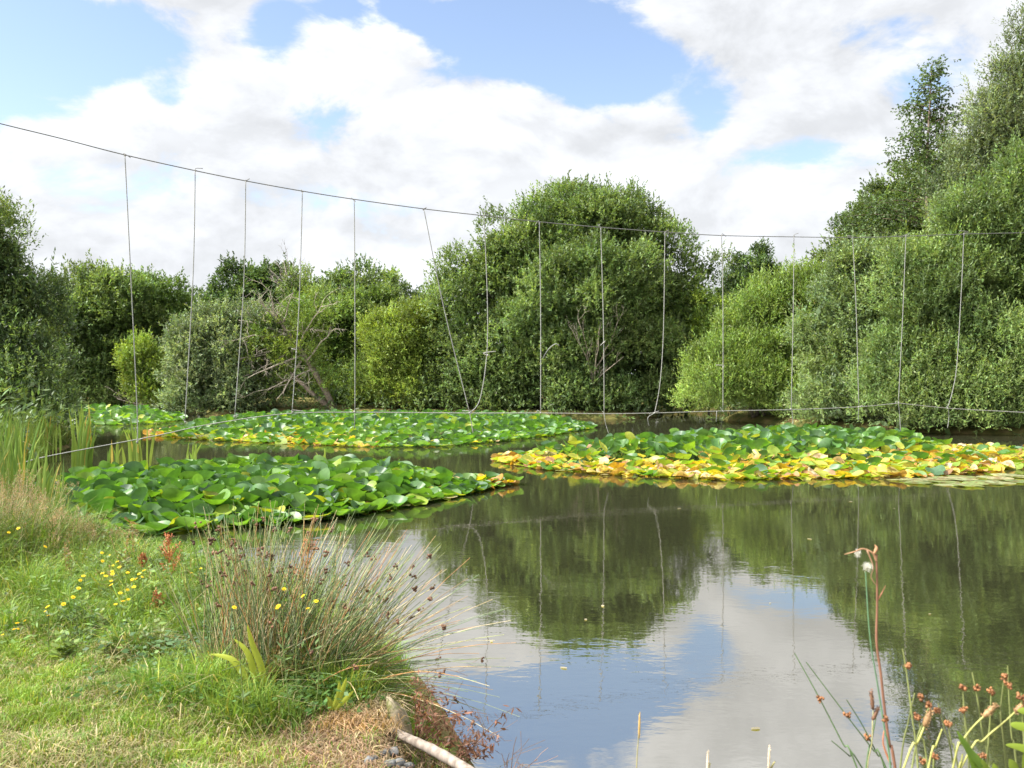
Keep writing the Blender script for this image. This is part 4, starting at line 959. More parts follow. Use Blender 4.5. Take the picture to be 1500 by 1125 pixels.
def flower_head(g, p, r, rng, col=(.75, .55, .02)):
    n = 11; a = np.arange(n) * 2 * PI / n + rng.random()
    tl = unit(np.array((rng.normal() * .3, -.35 + rng.normal() * .2, 1.)))
    s = unit(np.cross(tl, (0, 1, .2))); f = np.cross(s, tl)
    D = unit(np.cos(a)[:, None] * s + np.sin(a)[:, None] * f + tl * .25)
    leaf_quads(g, rng, np.tile(p, (n, 1)), D, np.tile(tl, (n, 1)), np.full(n, r), np.full(n, r * .5), np.array(col) * rng.uniform(.85, 1.1, (n, 1)))
    g.blob(p + tl * r * .1, np.array((.4, .4, .25)) * r, (.7, .42, .01), rng, .1, k=6, m=4)
def flower_weed(px, py, seed, lab, hf=.3, grp='yellow-flowered weeds in the long grass', r=.014):
    rng = np.random.default_rng(seed)
    Y = F * (CZ - .29 - hf) / (py - HY); x = (px - CX) / F * Y; b = np.array((x + rng.normal() * .03, Y + .02, float(ground_z(x, Y))))
    root = empty('yellow_flower', b, lab, 'flower', grp)
    top = at(px, py, Y); st = Geo(); fl = Geo(); lv = Geo()
    t = np.linspace(0, 1, 5)[:, None]; P = b + (top - b) * t + np.array((rng.normal() * .02, 0, 0)) * np.sin(t * PI)
    st.tube(P, np.linspace(.0025, .0014, 5), (.13, .17, .05), k=4, cap=False)
    flower_head(fl, top, r, rng); heads = [fl]
    for _ in range(rng.integers(0, 3)):
        q = top + np.array((rng.normal() * .03, rng.normal() * .03, -rng.uniform(.0, .05)))
        st.tube(np.array([P[3], (P[3] + q) / 2, q]), .0013, (.13, .17, .05), k=3, cap=False); fl = Geo(); flower_head(fl, q, r * rng.uniform(.6, .95), rng); heads.append(fl)
    m_ = 14; f = rng.uniform(.1, .9, m_); PP = b + (top - b) * f[:, None]; D = unit(hdirs(rng, m_) + np.array((0, 0, .5)))
    leaf_quads(lv, rng, PP, D, unit(np.array((0, 0, 1.)) + rng.normal(size=(m_, 3)) * .4), rng.uniform(.03, .06, m_), rng.uniform(.008, .014, m_), np.array((.1, .16, .05)) * rng.uniform(.8, 1.3, (m_, 1)))
    gpart('stem', st, M_STEM, root); [gpart('flower_head', h_, M_PETAL, root) for h_ in heads]; gpart('leaves', lv, M_GRASS, root)
for i, (px, py) in enumerate([(150, 822), (175, 831), (155, 844), (165, 841), (187, 839), (204, 841), (211, 836), (194, 849), (122, 844), (115, 862), (107, 875), (93, 885), (196, 860), (176, 869), (163, 857), (180, 881), (70, 889), (149, 810), (172, 823), (150, 840)]):
    flower_weed(px, py, 140 + i, 'yellow daisy-like weed in the flowery patch of long grass by the shore')
flower_weed(66, 801, 170, 'lone yellow flower among the tan seeding grass', .45)
flower_weed(27, 774, 174, 'small yellow flower high in the tan grass at the left edge', .5)
for i, (px, py) in enumerate([(25, 913), (21, 922)]): flower_weed(px, py, 171 + i, 'yellow flower low in the grass at the left edge below the tan tufts', .12)
for i, (px, py, lab) in enumerate(((416, 863, 'yellow flower in the rush clump, topmost and nearest its middle'), (444, 873, 'yellow flower in the rush clump right of the topmost one'), (463, 881, 'small yellow flower in the rush clump nearest the water'), (343, 890, 'yellow flower at the left side of the rush clump'), (294, 833, 'yellow flower between the red dock and the rush clump, against the water'), (408, 888, 'tiny yellow flower low in the middle of the rush clump'), (308, 1011, 'small yellow flower in the short grass before the rush clump'))):
    flower_weed(px, py, 180 + i, lab, .52 if 840 < py < 900 and px > 320 else (.3 if py < 900 else .06), 'yellow flowers around the rush clump', .012)

def dock(px, py, top_py, seed, lab, s=1.):
    rng = np.random.default_rng(seed); Y = F * (CZ - .29) / (py - HY); x = (px - CX) / F * Y; b = np.array((x, Y, float(ground_z(x, Y))))
    root = empty('dock', b, lab, 'dock', 'red docks by the water'); top = at(px - 6, top_py, Y); H = top[2] - b[2]
    st = Geo(); sd = Geo(); lv = Geo()
    P = b + (top - b) * np.linspace(0, 1, 5)[:, None]; st.tube(P, np.linspace(.006, .002, 5) * s, (.42, .16, .05), k=5)
    for k in range(15):
        f = rng.uniform(.35, .95); p = b + (top - b) * f; a = rng.uniform(0, 2 * PI)
        e = p + np.array((math.cos(a) * .1, math.sin(a) * .1, .14)) * (1.25 - f) * H * 2.2 * rng.uniform(.6, 1.2)
        st.tube(np.array([p, (p + e) / 2 + np.array((0, 0, -.01)), e]), .0018, (.4, .17, .07), k=3)
        m_ = 34; q = rng.random((m_, 1)); C = p + (e - p) * q + rng.normal(size=(m_, 3)) * .007; D = rnd_dirs(rng, m_)
        leaf_quads(sd, rng, C, D, unit(np.cross(D, rng.normal(size=(m_, 3)))), rng.uniform(.008, .016, m_), rng.uniform(.006, .011, m_), np.array((.42, .15, .07)) * rng.uniform(.55, 1.4, (m_, 1)))
    m_ = 9; f = rng.uniform(.05, .5, m_); PP = b + (top - b) * f[:, None]; D = unit(hdirs(rng, m_) + np.array((0, 0, .25)))
    leaf_quads(lv, rng, PP, D, unit(np.array((0, 0, 1.)) + rng.normal(size=(m_, 3)) * .4), rng.uniform(.05, .11, m_), rng.uniform(.015, .028, m_), np.array((.3, .2, .06)) * rng.uniform(.6, 1.4, (m_, 1)))
    gpart('stem', st, M_STEM, root); gpart('seed_spikes', sd, M_GRASS, root); gpart('leaves', lv, M_GRASS, root)
dock(252, 884, 782, 190, 'rusty red dock in seed, the tallest, standing against the water')
dock(277, 880, 845, 191, 'shorter orange dock stalk right of the tall red one', .8)
dock(215, 880, 812, 192, 'faded reddish dock left of the tall red one, among yellow flowers', .7)
dock(235, 925, 868, 193, 'small brown dock in the grass below the tall red one', .7)
dock(455, 905, 790, 194, 'russet dock half hidden at the back of the rush clump', .9)

def leafy_weed(px, py, top_py, seed, lab, col=(.11, .17, .05), lw=.016, ll=.06, n=46, lean=0.):
    rng = np.random.default_rng(seed); Y = F * (CZ - .29) / (py - HY); x = (px - CX) / F * Y; b = np.array((x, Y, float(ground_z(x, Y))))
    root = empty('leafy_weed', b, lab, 'weed', 'leafy weeds on the bank'); top = at(px + lean, top_py, Y)
    st = Geo(); lv = Geo(); t = np.linspace(0, 1, 6)[:, None]
    for k in range(3):
        e = top + np.array((rng.normal() * .06, rng.normal() * .05, -abs(rng.normal()) * .06)) * (k > 0)
        P = b + (e - b) * t + np.array((rng.normal() * .03, 0, 0)) * np.sin(t * PI)
        st.tube(P, np.linspace(.003, .0013, 6), np.array(col) * np.array((1.3, 1., .9)), k=4, cap=False)
        f = np.sort(rng.uniform(.12, 1, n)); PP = b + (e - b) * f[:, None]; D = unit(hdirs(rng, n) + np.array((0, 0, .55)))
        leaf_quads(lv, rng, PP, D, unit(np.array((0, 0, 1.)) - D * D[:, 2:3] + rng.normal(size=(n, 3)) * .25), ll * rng.uniform(.5, 1.1, n) * (1.15 - .5 * f), np.full(n, lw), np.array(col) * rng.uniform(.7, 1.4, (n, 1)))
    gpart('stem', st, M_STEM, root); gpart('leaves', lv, M_GRASS, root)
for i, a in enumerate(((325, 890, 808, 'pale leafy willowherb against the water left of the rush clump'), (305, 905, 845, 'bushy green weed at the left foot of the rush clump'), (345, 930, 850, 'leafy green weed rising in the left side of the rush clump'), (430, 1000, 915, 'feathery green weed in the middle of the rush clump'), (355, 1010, 950, 'low leafy weed in front of the rush clump'), (425, 1025, 960, 'small cut-leaved weed before the rush clump'), (490, 880, 815, 'willowherb spray among the right-hand rush stems'))):
    leafy_weed(a[0], a[1], a[2], 200 + i, a[3], (.12, .18, .06) if i != 4 else (.06, .12, .035))
rngV = np.random.default_rng(291)
for i in range(30):
    px = rngV.uniform(95, 345); py = rngV.uniform(852, 905); h_ = rngV.uniform(50, 95)
    leafy_weed(px, py, py - h_, 500 + i, 'tall leafy weed in the tangle of growth between the lawn and the water', [(.13, .2, .055), (.16, .22, .08), (.1, .17, .05), (.22, .24, .08), (.2, .15, .06)][i % 5], [.012, .02, .015, .01, .012][i % 5], [.06, .075, .05, .05, .05][i % 5], 30, rngV.normal() * 8)
rngW = np.random.default_rng(290)
for i in range(26):
    px = rngW.uniform(85, 320); py = rngW.uniform(880, 985); h_ = rngW.uniform(25, 60)
    leafy_weed(px, py, py - h_, 400 + i, 'leafy green weed in the lush grass between the yellow flowers and the rush clump', [(.12, .2, .05), (.17, .24, .06), (.1, .18, .06), (.2, .25, .1)][i % 4], [.016, .024, .012, .02][i % 4], [.06, .07, .05, .06][i % 4], 26)
def rosette(px, py, seed, lab, col, r=.1, n=26):
    rng = np.random.default_rng(seed); Y = F * (CZ - .3) / (py - HY); x = (px - CX) / F * Y; b = np.array((x, Y, float(ground_z(x, Y))))
    root = empty('silverweed', b, lab, 'weed', 'silver-leaved weeds in the grass'); lv = Geo(); st = Geo()
    for i in range(n):
        a = rng.uniform(0, 2 * PI); l = r * rng.uniform(.6, 1.2); rise = rng.uniform(.4, 1.3)
        d = unit(np.array((math.cos(a), math.sin(a), rise))); e = b + d * l
        st.tube(np.array([b, (b + e) / 2, e]), .0012, col, k=3, cap=False)
        m_ = 12; f = np.linspace(.3, 1, m_); PP = b + (e - b) * f[:, None]; s = np.cross(d, (0, 0, 1.)); D = unit(s * np.where(np.arange(m_) % 2, 1, -1)[:, None] + d * .5 + rng.normal(size=(m_, 3)) * .1)
        leaf_quads(lv, rng, PP, D, unit(np.array((0, 0, 1.)) + rng.normal(size=(m_, 3)) * .5), np.full(m_, .026), np.full(m_, .013), np.array(col) * rng.uniform(.7, 1.5))
    gpart('leaf_stalks', st, M_STEM, root); gpart('leaves', lv, M_GRASS, root)
for i, (px, py, c) in enumerate(((145, 905, 0), (168, 915, 0), (135, 925, 0), (195, 905, 0), (215, 890, 0), (232, 915, 0), (105, 905, 0), (185, 940, 1), (250, 930, 0), (265, 950, 1), (120, 955, 1), (205, 965, 1), (285, 920, 0))):
    rosette(px, py, 220 + i, ('silvery feather-leaved weed in the grass below the yellow flowers', 'grey-green feather-leaved weed low in the grass left of the rush clump')[c], ((.24, .29, .17), (.13, .2, .09))[c], .13 if c == 0 else .1)

for i, (px, py) in enumerate(((15, 862), (48, 868), (80, 862), (30, 845), (66, 848), (95, 850))):  # weeds added in a dark colour that paints in the shade of the hollow
    rosette(px, py, 300 + i, 'broad-leaved weed coloured dark to stand for the shade in the hollow under the tan seeding grass', (.045, .09, .03), .2, 30)
# two broad yellow-green blades and a fresh shoot in the rush
def strap_plant(name, label, cat, lst, Y, col, w, mat=M_GRASS):
    pts0 = at(*lst[0][0], Y); b = np.array((pts0[0], Y, float(ground_z(pts0[0], Y))))
    root = empty(name, b, label, cat)
    for pts in lst:
        P = smooth_path([at(px, py, Y) for px, py in pts], 5); gpart('leaf', blade_mesh(P, w, np.array(col) * random.uniform(.85, 1.15), .35), mat, root, True)
random.seed(5)
strap_plant('broad_leaf', 'yellow-green strap leaves arching left at the foot of the rush clump', 'plant', [[(372, 1015), (355, 985), (338, 965), (308, 958)], [(378, 1010), (372, 985), (362, 955), (343, 936)], [(390, 1015), (382, 975), (370, 945), (362, 915)]], 3.72, (.3, .34, .04), .028)
strap_plant('young_shoot', 'bright yellow-green shoot between the rush clump and the wooden post', 'plant', [[(490, 1038), (500, 1015), (508, 992)], [(488, 1038), (496, 1018), (497, 998)], [(490, 1040), (505, 1025), (518, 1012)], [(485, 1040), (484, 1030), (480, 1020)]], 3.62, (.3, .33, .04), .022)

def dry_tuft(px, py, Y, n, r, h, seed, lab, col=(.5, .4, .25)):
    rng = np.random.default_rng(seed); x = (px - CX) / F * Y; b = np.array((x, Y, float(ground_z(x, Y))))
    root = empty('dry_tuft', b, lab, 'grass tuft', 'dead grass tufts by the post'); g = Geo()
    P = b + np.stack([rng.normal(size=n) * r, rng.normal(size=n) * r * .6, np.zeros(n)], 1)
    D = unit(np.stack([rng.normal(size=n) + .5, rng.normal(size=n) - .6, np.zeros(n)], 1))
    blades(g, rng, P, D, h * rng.uniform(.5, 1.2, n), np.full(n, .0045), rng.uniform(.5, 2., n), np.array(col) * rng.uniform(.5, 1.25, (n, 1)))
    gpart('blades', g, M_GRASS, root)
dry_tuft(535, 1052, 3.74, 520, .06, .1, 240, 'pale dead grass tuft drooping in front of the wooden post')
dry_tuft(512, 1085, 3.55, 420, .08, .08, 241, 'brown matted dead grass beside the stones', (.38, .25, .14))
dry_tuft(552, 1085, 3.6, 260, .04, .06, 242, 'dead grass tuft tangled over the end of the bleached log', (.44, .33, .2))

def post():
    rng = np.random.default_rng(250); Y = 3.68
    b0 = at(592, 1082, Y); t0 = at(579, 1030, Y); b0[2] = float(ground_z(b0[0], Y)) - .06
    k = 14; V = []; ax = t0 - b0
    for f, r in ((0, .05), (.3, .05), (.6, .049), (.9, .047), (1, .04)):
        for j in range(k):
            a = 2 * PI * j / k; rr = r * (1 + .1 * math.sin(3 * a + 1) + .06 * rng.normal())
            z = (.028 * math.cos(a - .3) + .008 * rng.normal()) if f > .85 else 0
            V.append(b0 + ax * f + np.array((math.cos(a) * rr, math.sin(a) * rr, -z)))
    n = 5; V.append(t0 + np.array((0, 0, -.002)))
    q = [(i * k + j, i * k + (j + 1) % k, (i + 1) * k + (j + 1) % k, (i + 1) * k + j) for i in range(n - 1) for j in range(k)]
    tr = [((n - 1) * k + j, (n - 1) * k + (j + 1) % k, n * k) for j in range(k)]
    o = link('stump', new_mesh('stump', np.array(V) - b0, [np.array(q), np.array(tr)], M_POST), None, tuple(b0))
    tag(o, 'short mossy rotten wooden stump at the water edge beside the rush clump', 'stump')
    P = smooth_path([at(572, 1070, 3.62), at(605, 1085, 3.5), at(640, 1102, 3.4), at(690, 1132, 3.25), at(760, 1185, 3.05)], 5)
    for i in range(len(P)): P[i, 2] = max(P[i, 2], float(ground_z(P[i, 0], P[i, 1])) + .02)
    g = Geo(); c0 = P[0].copy(); R = np.linspace(.018, .023, len(P)) * (1 + rng.normal(size=len(P)) * .04); R[0] *= .75; g.tube(P, R, (.4, .35, .3), k=12)
    o = g.build('log', M_LOG, None, True, tuple(c0)); tag(o, 'bleached barkless log lying on the bank from the stump towards the water', 'log')
post()
m_, nt, N_, L_ = nodes('grey_stone')
tcs = N_('ShaderNodeTexCoord'); nzs = N_('ShaderNodeTexNoise'); nzs.inputs['Scale'].default_value = 60; nzs.inputs['Detail'].default_value = 8
L_(tcs.outputs['Object'], nzs.inputs['Vector']); crs = N_('ShaderNodeValToRGB'); crs.color_ramp.elements[0].color = (.045, .047, .046, 1); crs.color_ramp.elements[1].color = (.17, .17, .165, 1)
crs.color_ramp.elements[0].position = .3; crs.color_ramp.elements[1].position = .7
L_(nzs.outputs['Fac'], crs.inputs['Fac']); ps = N_('ShaderNodeBsdfPrincipled'); ps.inputs['Roughness'].default_value = .85; L_(crs.outputs['Color'], ps.inputs['Base Color'])
bs = N_('ShaderNodeBump'); bs.inputs['Strength'].default_value = .5; bs.inputs['Distance'].default_value = .004; L_(nzs.outputs['Fac'], bs.inputs['Height']); L_(bs.outputs['Normal'], ps.inputs['Normal'])
os_ = N_('ShaderNodeOutputMaterial'); L_(ps.outputs['BSDF'], os_.inputs['Surface']); M_STONE = m_
rng = np.random.default_rng(251)
for (px, py, r) in ((575, 1094, .022), (584, 1110, .024), (612, 1107, .024), (606, 1119, .03), (634, 1121, .022), (571, 1122, .024), (595, 1104, .018), (560, 1108, .018), (622, 1113, .016), (590, 1122, .02), (648, 1126, .018), (548, 1118, .016), (600, 1096, .016), (618, 1124, .02), (565, 1098, .014), (655, 1135, .025), (540, 1124, .018), (580, 1130, .022)):
    p_ = on(px, py, .27); p_[2] = float(ground_z(p_[0], p_[1])) + r * .55
    g = Geo(); g.blob((0, 0, 0), np.array((r * rng.uniform(.9, 1.4), r * rng.uniform(.8, 1.2), r * rng.uniform(.5, .75))), (.3, .3, .3), rng, .22, k=7, m=5)
    o = g.build('stone', M_STONE); o.location = tuple(p_); o.rotation_euler = (rng.normal() * .3, rng.normal() * .3, rng.uniform(0, 6)); tag(o, 'angular grey stone in the little heap between dead grass and bleached log', 'stone', 'stones by the log')

def withered(base_px, Y, ends, seed, lab, leaf=True, r=.0022):
    rng = np.random.default_rng(seed); b = at(*base_px, Y); b[2] = min(b[2], float(ground_z(b[0], Y)) + .02)
    root = empty('withered_weed', b, lab, 'weed', 'withered brown weeds over the water'); st = Geo(); lv = Geo()
    for e in ends:
        e_ = at(e[0], e[1], Y + rng.normal() * .08); t = np.linspace(0, 1, 8)[:, None]
        P = b + rng.normal(size=3) * .015 + (e_ - b) * t + np.array((0, 0, 1.)) * .22 * np.linalg.norm(e_ - b) * np.sin(t * PI) * rng.uniform(.0, 1.) + np.array((.03, 0, -.05)) * np.maximum(0, t - .7) * rng.uniform(0, 4)
        c = np.array((.15, .085, .05)) * rng.uniform(.6, 1.5); st.tube(P, np.linspace(r, r * .4, 8), c, k=4, cap=False)
        if leaf:
            m_ = 24; i = rng.integers(2, 8, m_); D = unit(rng.normal(size=(m_, 3)) + np.array((.3, 0, -.7)))
            leaf_quads(lv, rng, P[i] + rng.normal(size=(m_, 3)) * .008, D, unit(np.cross(D, rng.normal(size=(m_, 3)))), rng.uniform(.016, .042, m_), rng.uniform(.005, .011, m_), np.array((.17, .08, .05)) * rng.uniform(.4, 1.6, (m_, 1)))
        for _ in range(2):
            j = rng.integers(3, 7); q = P[j] + rng.normal(size=3) * .05 + np.array((.02, 0, .03)); st.tube(np.array([P[j], (P[j] + q) / 2 + rng.normal(size=3) * .006, q]), r * .4, c, k=3, cap=False)
    gpart('stems', st, M_STEM, root); 
    if leaf: gpart('leaves', lv, M_GRASS, root)
withered((612, 1078), 3.66, [(605, 1000), (618, 1020), (640, 1010), (655, 1030), (630, 1040), (668, 1050), (610, 1020), (680, 1035), (645, 1050), (700, 1022), (625, 1005), (690, 1060), (660, 1065), (636, 1026), (650, 1016), (672, 1072)], 260, 'withered brown weed with curled leaves right behind the stump')
withered((655, 1112), 3.5, [(690, 1060), (705, 1075), (715, 1085), (670, 1055), (640, 1070), (700, 1095), (720, 1095), (735, 1060), (742, 1042), (685, 1100), (660, 1075), (650, 1085), (712, 1070), (676, 1084), (694, 1086), (728, 1086)], 261, 'withered brown weed trailing over the water right of the bleached log')
withered((745, 1150), 3.3, [(730, 1098), (738, 1105), (742, 1106), (757, 1085), (768, 1107), (778, 1100), (762, 1110)], 262, 'few dark dead stalks sticking up from the water at the bottom edge', False)
withered((575, 1030), 3.95, [(640, 985), (660, 1000), (672, 1010), (650, 1018), (690, 1030), (620, 985), (600, 992), (645, 1000), (680, 990)], 263, 'bent dark dead stalks under the rush stems beside the stump', False)

# ---------------------------------------------------------------- plants close to the camera, lower right
def near_path(pts, Y, tail=True):
    P = [at(px, py, Y) for px, py in pts]
    if tail:
        d = P[-1] - P[-2]; d = d / (abs(d[2]) + 1e-6); gz = float(ground_z(P[-1][0], Y)); n = max(1e-3, P[-1][2] - gz)
        P.append(P[-1] + np.array((d[0] * n * .6, 0, -n)))
    return smooth_path(P, 5)
def seed_tuft(p, s, rng, col=(.21, .09, .035)):
    h = Geo()
    for _ in range(9): h.blob(p + rng.normal(size=3) * s * .4, s * .42 * rng.uniform(.7, 1.2), np.array(col) * rng.uniform(.65, 1.35), rng, .3, k=5, m=4)
    m_ = 26; D = rnd_dirs(rng, m_)
    leaf_quads(h, rng, np.tile(p, (m_, 1)) + D * s * .3, D, unit(np.cross(D, rng.normal(size=(m_, 3)))), np.full(m_, s * .8), np.full(m_, s * .3), np.array(col) * rng.uniform(.6, 1.5, (m_, 1)))
    return h
def seed_spike(p, d, l, r, rng, col=(.28, .17, .08)):
    h = Geo(); d = unit(d)
    h.tube(np.array([p, p + d * l * .2, p + d * l * .55, p + d * l * .85, p + d * l]), [r * .4, r, r * 1.05, r * .8, r * .25], col, k=8)
    m_ = 160; f = rng.random(m_); D = unit(rnd_dirs(rng, m_) + d * .8)
    leaf_quads(h, rng, p + d * (f * l)[:, None] + D * r * .55, D, unit(np.cross(D, rng.normal(size=(m_, 3)))), np.full(m_, r * 1.1), np.full(m_, r * .5), np.array(col) * rng.uniform(.6, 1.5, (m_, 1)))
    return h
rng = np.random.default_rng(270)
def near_rush(label, stems, Y, col, group='rushes close by at the lower right'):
    x = (stems[0][0][-1][0] - CX) / F * Y
    root = empty('near_rush', (x, Y, float(ground_z(x, Y))), label, 'rush', group)
    for pts, head in stems:
        yy = Y + rng.normal() * .04
        P = near_path(pts, yy); g = Geo(); g.tube(P, np.linspace(.0012, .0023, len(P)), np.array(col) * rng.uniform(.8, 1.25), k=6, cap=False)
        o = gpart('stem', g, M_STEM, root, True)
        if head: gpart('seed_head', seed_tuft(at(head[0], head[1], yy - .003), .0085, rng), M_STEM, o)
near_rush('dark green rush stems leaning left over the open water at the bottom', [([(1164, 957), (1201, 1024), (1235, 1090), (1256, 1127)], (1201, 1023)), ([(1181, 970), (1240, 1048), (1280, 1100), (1300, 1130)], (1240, 1047)), ([(1218, 1085), (1245, 1108), (1266, 1130)], None), ([(1240, 1025), (1262, 1060), (1285, 1105), (1300, 1140)], (1270, 1081)), ([(1284, 1045), (1276, 1090), (1268, 1130)], None)], 2.0, (.09, .15, .06))
near_rush('upright bluish rush stem beside the curled willowherb, with one dark seed head', [([(1268, 838), (1274, 930), (1285, 1000), (1296, 1070), (1305, 1130)], (1297, 1053))], 2.0, (.1, .19, .1))
near_rush('bunch of yellowing rush stems with orange-brown seed heads in the corner', [
    ([(1322, 950), (1328, 985), (1336, 1050), (1345, 1130)], (1330, 976)), ([(1340, 1015), (1330, 1060), (1318, 1130)], (1349, 1021)), ([(1366, 1025), (1352, 1060), (1335, 1130)], (1361, 1032)),
    ([(1374, 1030), (1384, 1070), (1398, 1130)], (1373, 1042)), ([(1410, 1002), (1413, 1050), (1420, 1130)], (1411, 1007)), ([(1424, 985), (1432, 1025), (1440, 1080), (1450, 1130)], (1431, 1007)),
    ([(1452, 1010), (1450, 1060), (1446, 1130)], (1452, 1013)), ([(1476, 975), (1478, 1020), (1482, 1080), (1490, 1130)], (1477, 1003)), ([(1470, 1000), (1466, 1050), (1474, 1130)], (1471, 993)),
    ([(1388, 1055), (1394, 1090), (1404, 1130)], (1389, 1060)), ([(1412, 1035), (1416, 1070), (1424, 1130)], (1411, 1040)), ([(1440, 1102), (1442, 1120), (1443, 1140)], (1440, 1107)), ([(1352, 1110), (1354, 1125), (1356, 1140)], (1352, 1115)), ([(1370, 1104), (1368, 1120), (1366, 1140)], (1370, 1108)),
    ([(1496, 1015), (1498, 1060), (1502, 1130)], (1497, 1022)), ([(1345, 1048), (1350, 1080), (1360, 1130)], (1344, 1050))], 1.9, (.17, .19, .065))
def spikes():
    Y = 1.85; root = empty('foxtail_grass', (*at(1420, 1125, Y)[:2], float(ground_z(at(1420, 1125, Y)[0], Y))), 'pale stalks with fat tan seed spikes leaning right in the corner', 'grass')
    for (pts, l) in ((([(1357, 1056), (1343, 1090), (1322, 1130)]), .036), ([(1446, 1045), (1425, 1065), (1408, 1090), (1395, 1130)], .036), ([(1490, 1040), (1474, 1055), (1440, 1085), (1405, 1130)], .028), ([(1380, 1068), (1370, 1095), (1358, 1135)], .0), ([(1410, 1105), (1406, 1130), (1400, 1150)], 0)):
        P = near_path(pts, Y); g = Geo(); g.tube(P, np.linspace(.0016, .0024, len(P)), np.array((.34, .34, .1)) * rng.uniform(.85, 1.15), k=6, cap=False); o = gpart('stem', g, M_STEM, root, True)
        if l: gpart('seed_spike', seed_spike(P[0] + (P[2] - P[0]) * .8, P[0] - P[3], l, .0055, rng), M_STEM, o)
spikes()
def fireweed():
    Y = 1.95; b = at(1308, 1125, Y); root = empty('willowherb', (b[0], Y, float(ground_z(b[0], Y))), 'red-stemmed willowherb with a curled top holding white silky seed', 'plant')
    g = Geo(); P = near_path([(1284, 812), (1285, 880), (1284, 940), (1290, 985), (1296, 1040), (1303, 1090), (1312, 1130)], Y); g.tube(P, np.linspace(.0022, .0036, len(P)), (.2, .095, .06), k=7, cap=False); st = gpart('stem', g, M_STEM, root, True)
    g = Geo(); g.tube(smooth_path([at(1284, 822, Y), at(1278, 810, Y), at(1264, 804, Y), at(1252, 808, Y - .01), at(1237, 812, Y)], 5), np.linspace(.003, .0008, 21), (.36, .2, .11), k=6); gpart('seed_pod', g, M_STEM, root, True)
    g = Geo(); g.tube(smooth_path([at(1280, 812, Y), at(1284, 803, Y), at(1281, 798, Y)], 4), [.002, .003, .0035, .004, .0035, .003, .002, .001, .0006], (.36, .19, .1), k=6); gpart('seed_pod', g, M_STEM, root, True)
    g = Geo(); g.tube(smooth_path([at(1270, 806, Y), at(1279, 830, Y), at(1276, 845, Y), at(1284, 858, Y)], 4), np.linspace(.002, .0008, 13), (.34, .2, .12), k=5); gpart('seed_pod', g, M_STEM, root, True)
    g = Geo(); g.tube(smooth_path([at(1285, 880, Y), at(1292, 868, Y), at(1297, 858, Y)], 4), np.linspace(.0018, .0006, 9), (.38, .16, .09), k=5); gpart('seed_pod', g, M_STEM, root, True)
    g = Geo(); g.tube(smooth_path([at(1305, 1120, Y), at(1294, 1090, Y), at(1295, 1070, Y)], 4), np.linspace(.003, .001, 9), (.38, .15, .08), k=5); gpart('seed_pod', g, M_STEM, root, True)
    g = Geo()
    for (px, py, n, s) in ((1270, 829, 260, .016), (1256, 810, 150, .009)):
        D = unit(rnd_dirs(rng, n) + np.array((.5, 0, -.6))); c = at(px, py, Y - .006)
        leaf_quads(g, rng, c - D * s * .3 + rng.normal(size=(n, 3)) * .003, D, unit(np.cross(D, rng.normal(size=(n, 3)))), rng.uniform(.5, 1.2, n) * s, np.full(n, .0009), np.tile((.7, .68, .63), (n, 1)))
    gpart('seed_fluff', g, M_PETAL, root)
    for k, (a, b_) in enumerate((((1276, 1012), (1279, 1040)), ((1287, 1036), (1278, 1055)))):
        g = seed_spike(at(*b_, Y), at(*a, Y) - at(*b_, Y), np.linalg.norm(at(*a, Y) - at(*b_, Y)), .004, rng, (.19, .1, .06)); g.tube(smooth_path([at(*b_, Y), at(1277, 1090, Y), at(1270, 1135, Y), at(1268, 1300, Y)], 3), .0013, (.3, .28, .14), k=5); gpart('seed_spike', g, M_STEM, root)
fireweed()
def corner_leaves(name, lab, lst, Y, w, col):
    p0 = at(*lst[0][0], Y); root = empty(name, (p0[0], Y, float(ground_z(p0[0], Y))), lab, 'plant', 'fresh green leaves in the corner')
    for pts in lst: gpart('leaf', blade_mesh(smooth_path([at(px, py, Y) for px, py in pts], 5), w, np.array(col) * rng.uniform(.85, 1.2), .3), M_GRASS, root, True)
corner_leaves('iris_leaf', 'bright green sword leaves cut by the bottom edge under the tan spikes', [[(1460, 1400), (1440, 1200), (1425, 1115), (1404, 1080)], [(1450, 1400), (1445, 1200), (1440, 1140), (1426, 1110)], [(1470, 1400), (1450, 1160), (1420, 1100), (1401, 1070)]], 1.8, .02, (.13, .22, .03))
corner_leaves('bramble_leaf', 'yellow-green pointed leaves poking in at the right edge', [[(1560, 1085), (1520, 1070), (1490, 1063), (1480, 1061)], [(1560, 1120), (1520, 1105), (1495, 1095), (1473, 1091)], [(1540, 1045), (1510, 1042), (1490, 1041)]], 1.8, .018, (.2, .27, .035))
corner_leaves('bramble_leaf', 'broad yellow-green leaf tips at the very bottom of the corner', [[(1450, 1300), (1448, 1160), (1438, 1112)], [(1470, 1300), (1462, 1160), (1455, 1118)], [(1500, 1300), (1490, 1150), (1478, 1112)], [(1420, 1300), (1430, 1170), (1432, 1118)], [(1520, 1300), (1508, 1160), (1500, 1100)]], 1.8, .034, (.2, .27, .035))
def stalk(px, top, Y, lab, col, seedy=True):
    b = at(px, 1130, Y); root = empty('grass_stalk', (b[0], Y, float(ground_z(b[0], Y))), lab, 'grass stalk', 'lone grass stalks at the bottom')
    P = near_path([(px + 3, top), (px + 1, top + 40), (px - 2, 1135)], Y); g = Geo(); g.tube(P, np.linspace(.0009, .0018, len(P)), (.3, .27, .12), k=5, cap=False); o = gpart('stem', g, M_STEM, root)
    if seedy: gpart('seed_spike', seed_spike(at(px + 2, top + 38, Y), np.array((.03, 0, 1.)), (38) / F * Y, .0026, rng, col), M_STEM, root)
stalk(934, 1044, 2.2, 'thin yellow stalk alone at the bottom edge, the tallest of the lone stalks', (.45, .3, .1))
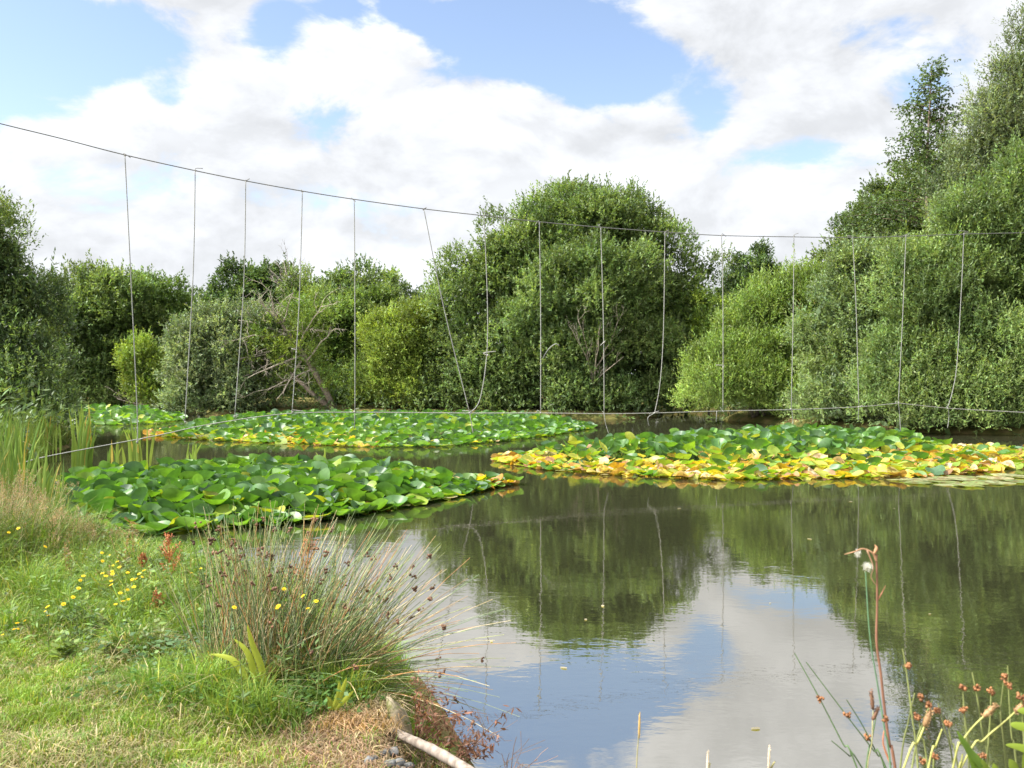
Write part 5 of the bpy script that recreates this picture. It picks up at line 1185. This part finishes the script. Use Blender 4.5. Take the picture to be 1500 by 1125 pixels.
stalk(1034, 1100, 2.1, 'pale blurred stalk at the bottom edge, leftmost of the two pale ones', (.55, .45, .32))
stalk(1124, 1092, 2.1, 'pale blurred stalk at the bottom edge near the leaning rushes', (.55, .45, .32))

# ---------------------------------------------------------------- small things
rng = np.random.default_rng(280)
for (px, py) in ((883, 888), (858, 908), (1128, 884), (1186, 790), (1246, 735), (995, 745), (826, 979), (1107, 1068), (1440, 705), (1310, 745), (1362, 900), (720, 940)):
    V, T, Q = lily_shape(rng, .1, .1, .1, 10); s = rng.uniform(.007, .015) * (1 if py > 800 else 1.6)
    g = Geo(); g.add(V * np.array((s * 1.6, s, s * .3)), [T, Q], np.array((.32, .28, .2)) * rng.uniform(.5, 1.2)); o = g.build('floating_leaf', M_LILY, None, True); o.location = tuple(on(px, py) + np.array((0, 0, .004))); o.rotation_euler = (0, 0, rng.uniform(0, 6)); tag(o, 'tiny pale fallen leaf floating alone on the open water', 'leaf', 'fallen leaves on the water')
def white_post():
    p = at(226.5, 603, 46); p[2] = float(ground_z(p[0], p[1])) - .05; g = Geo()
    h = at(0, 589, 46)[2] - p[2]
    k = 8; V = []
    for z, r in ((0, .1), (h * .9, .1), (h, .05)):
        V += [p + np.array((math.cos(a) * r, math.sin(a) * r, z)) for a in np.arange(k) * 2 * PI / k]
    V = np.array(V); q = [(i * k + j, i * k + (j + 1) % k, (i + 1) * k + (j + 1) % k, (i + 1) * k + j) for i in (0, 1) for j in range(k)]
    g.add(V, [np.array(q), np.array([tuple(range(2 * k, 3 * k))])], (.8, .8, .77)); o = g.build('white_post', M_STEM, None, False, tuple(p)); tag(o, 'small white post on the far shore left of the grey willow', 'post')
white_post()
def fallen():
    rng = np.random.default_rng(281); Y = 44.3; g = Geo(); b = at(222, 598, Y)
    P = limb(g, rng, b, at(172, 584, Y - .3), .05, .015, (.27, .23, .19), .08, 7); twigs(g, rng, P, 6, 1.0, .015, (.27, .23, .19), up=.3)
    P = limb(g, rng, b, at(185, 592, Y - .2), .04, .012, (.27, .23, .19), .08, 7); twigs(g, rng, P, 4, .7, .012, (.27, .23, .19), up=.3)
    o = g.build('fallen_branch', M_BARK, None, False, tuple(b)); tag(o, 'bare grey fallen branch lying behind the lilies of the bay', 'branch')
fallen()
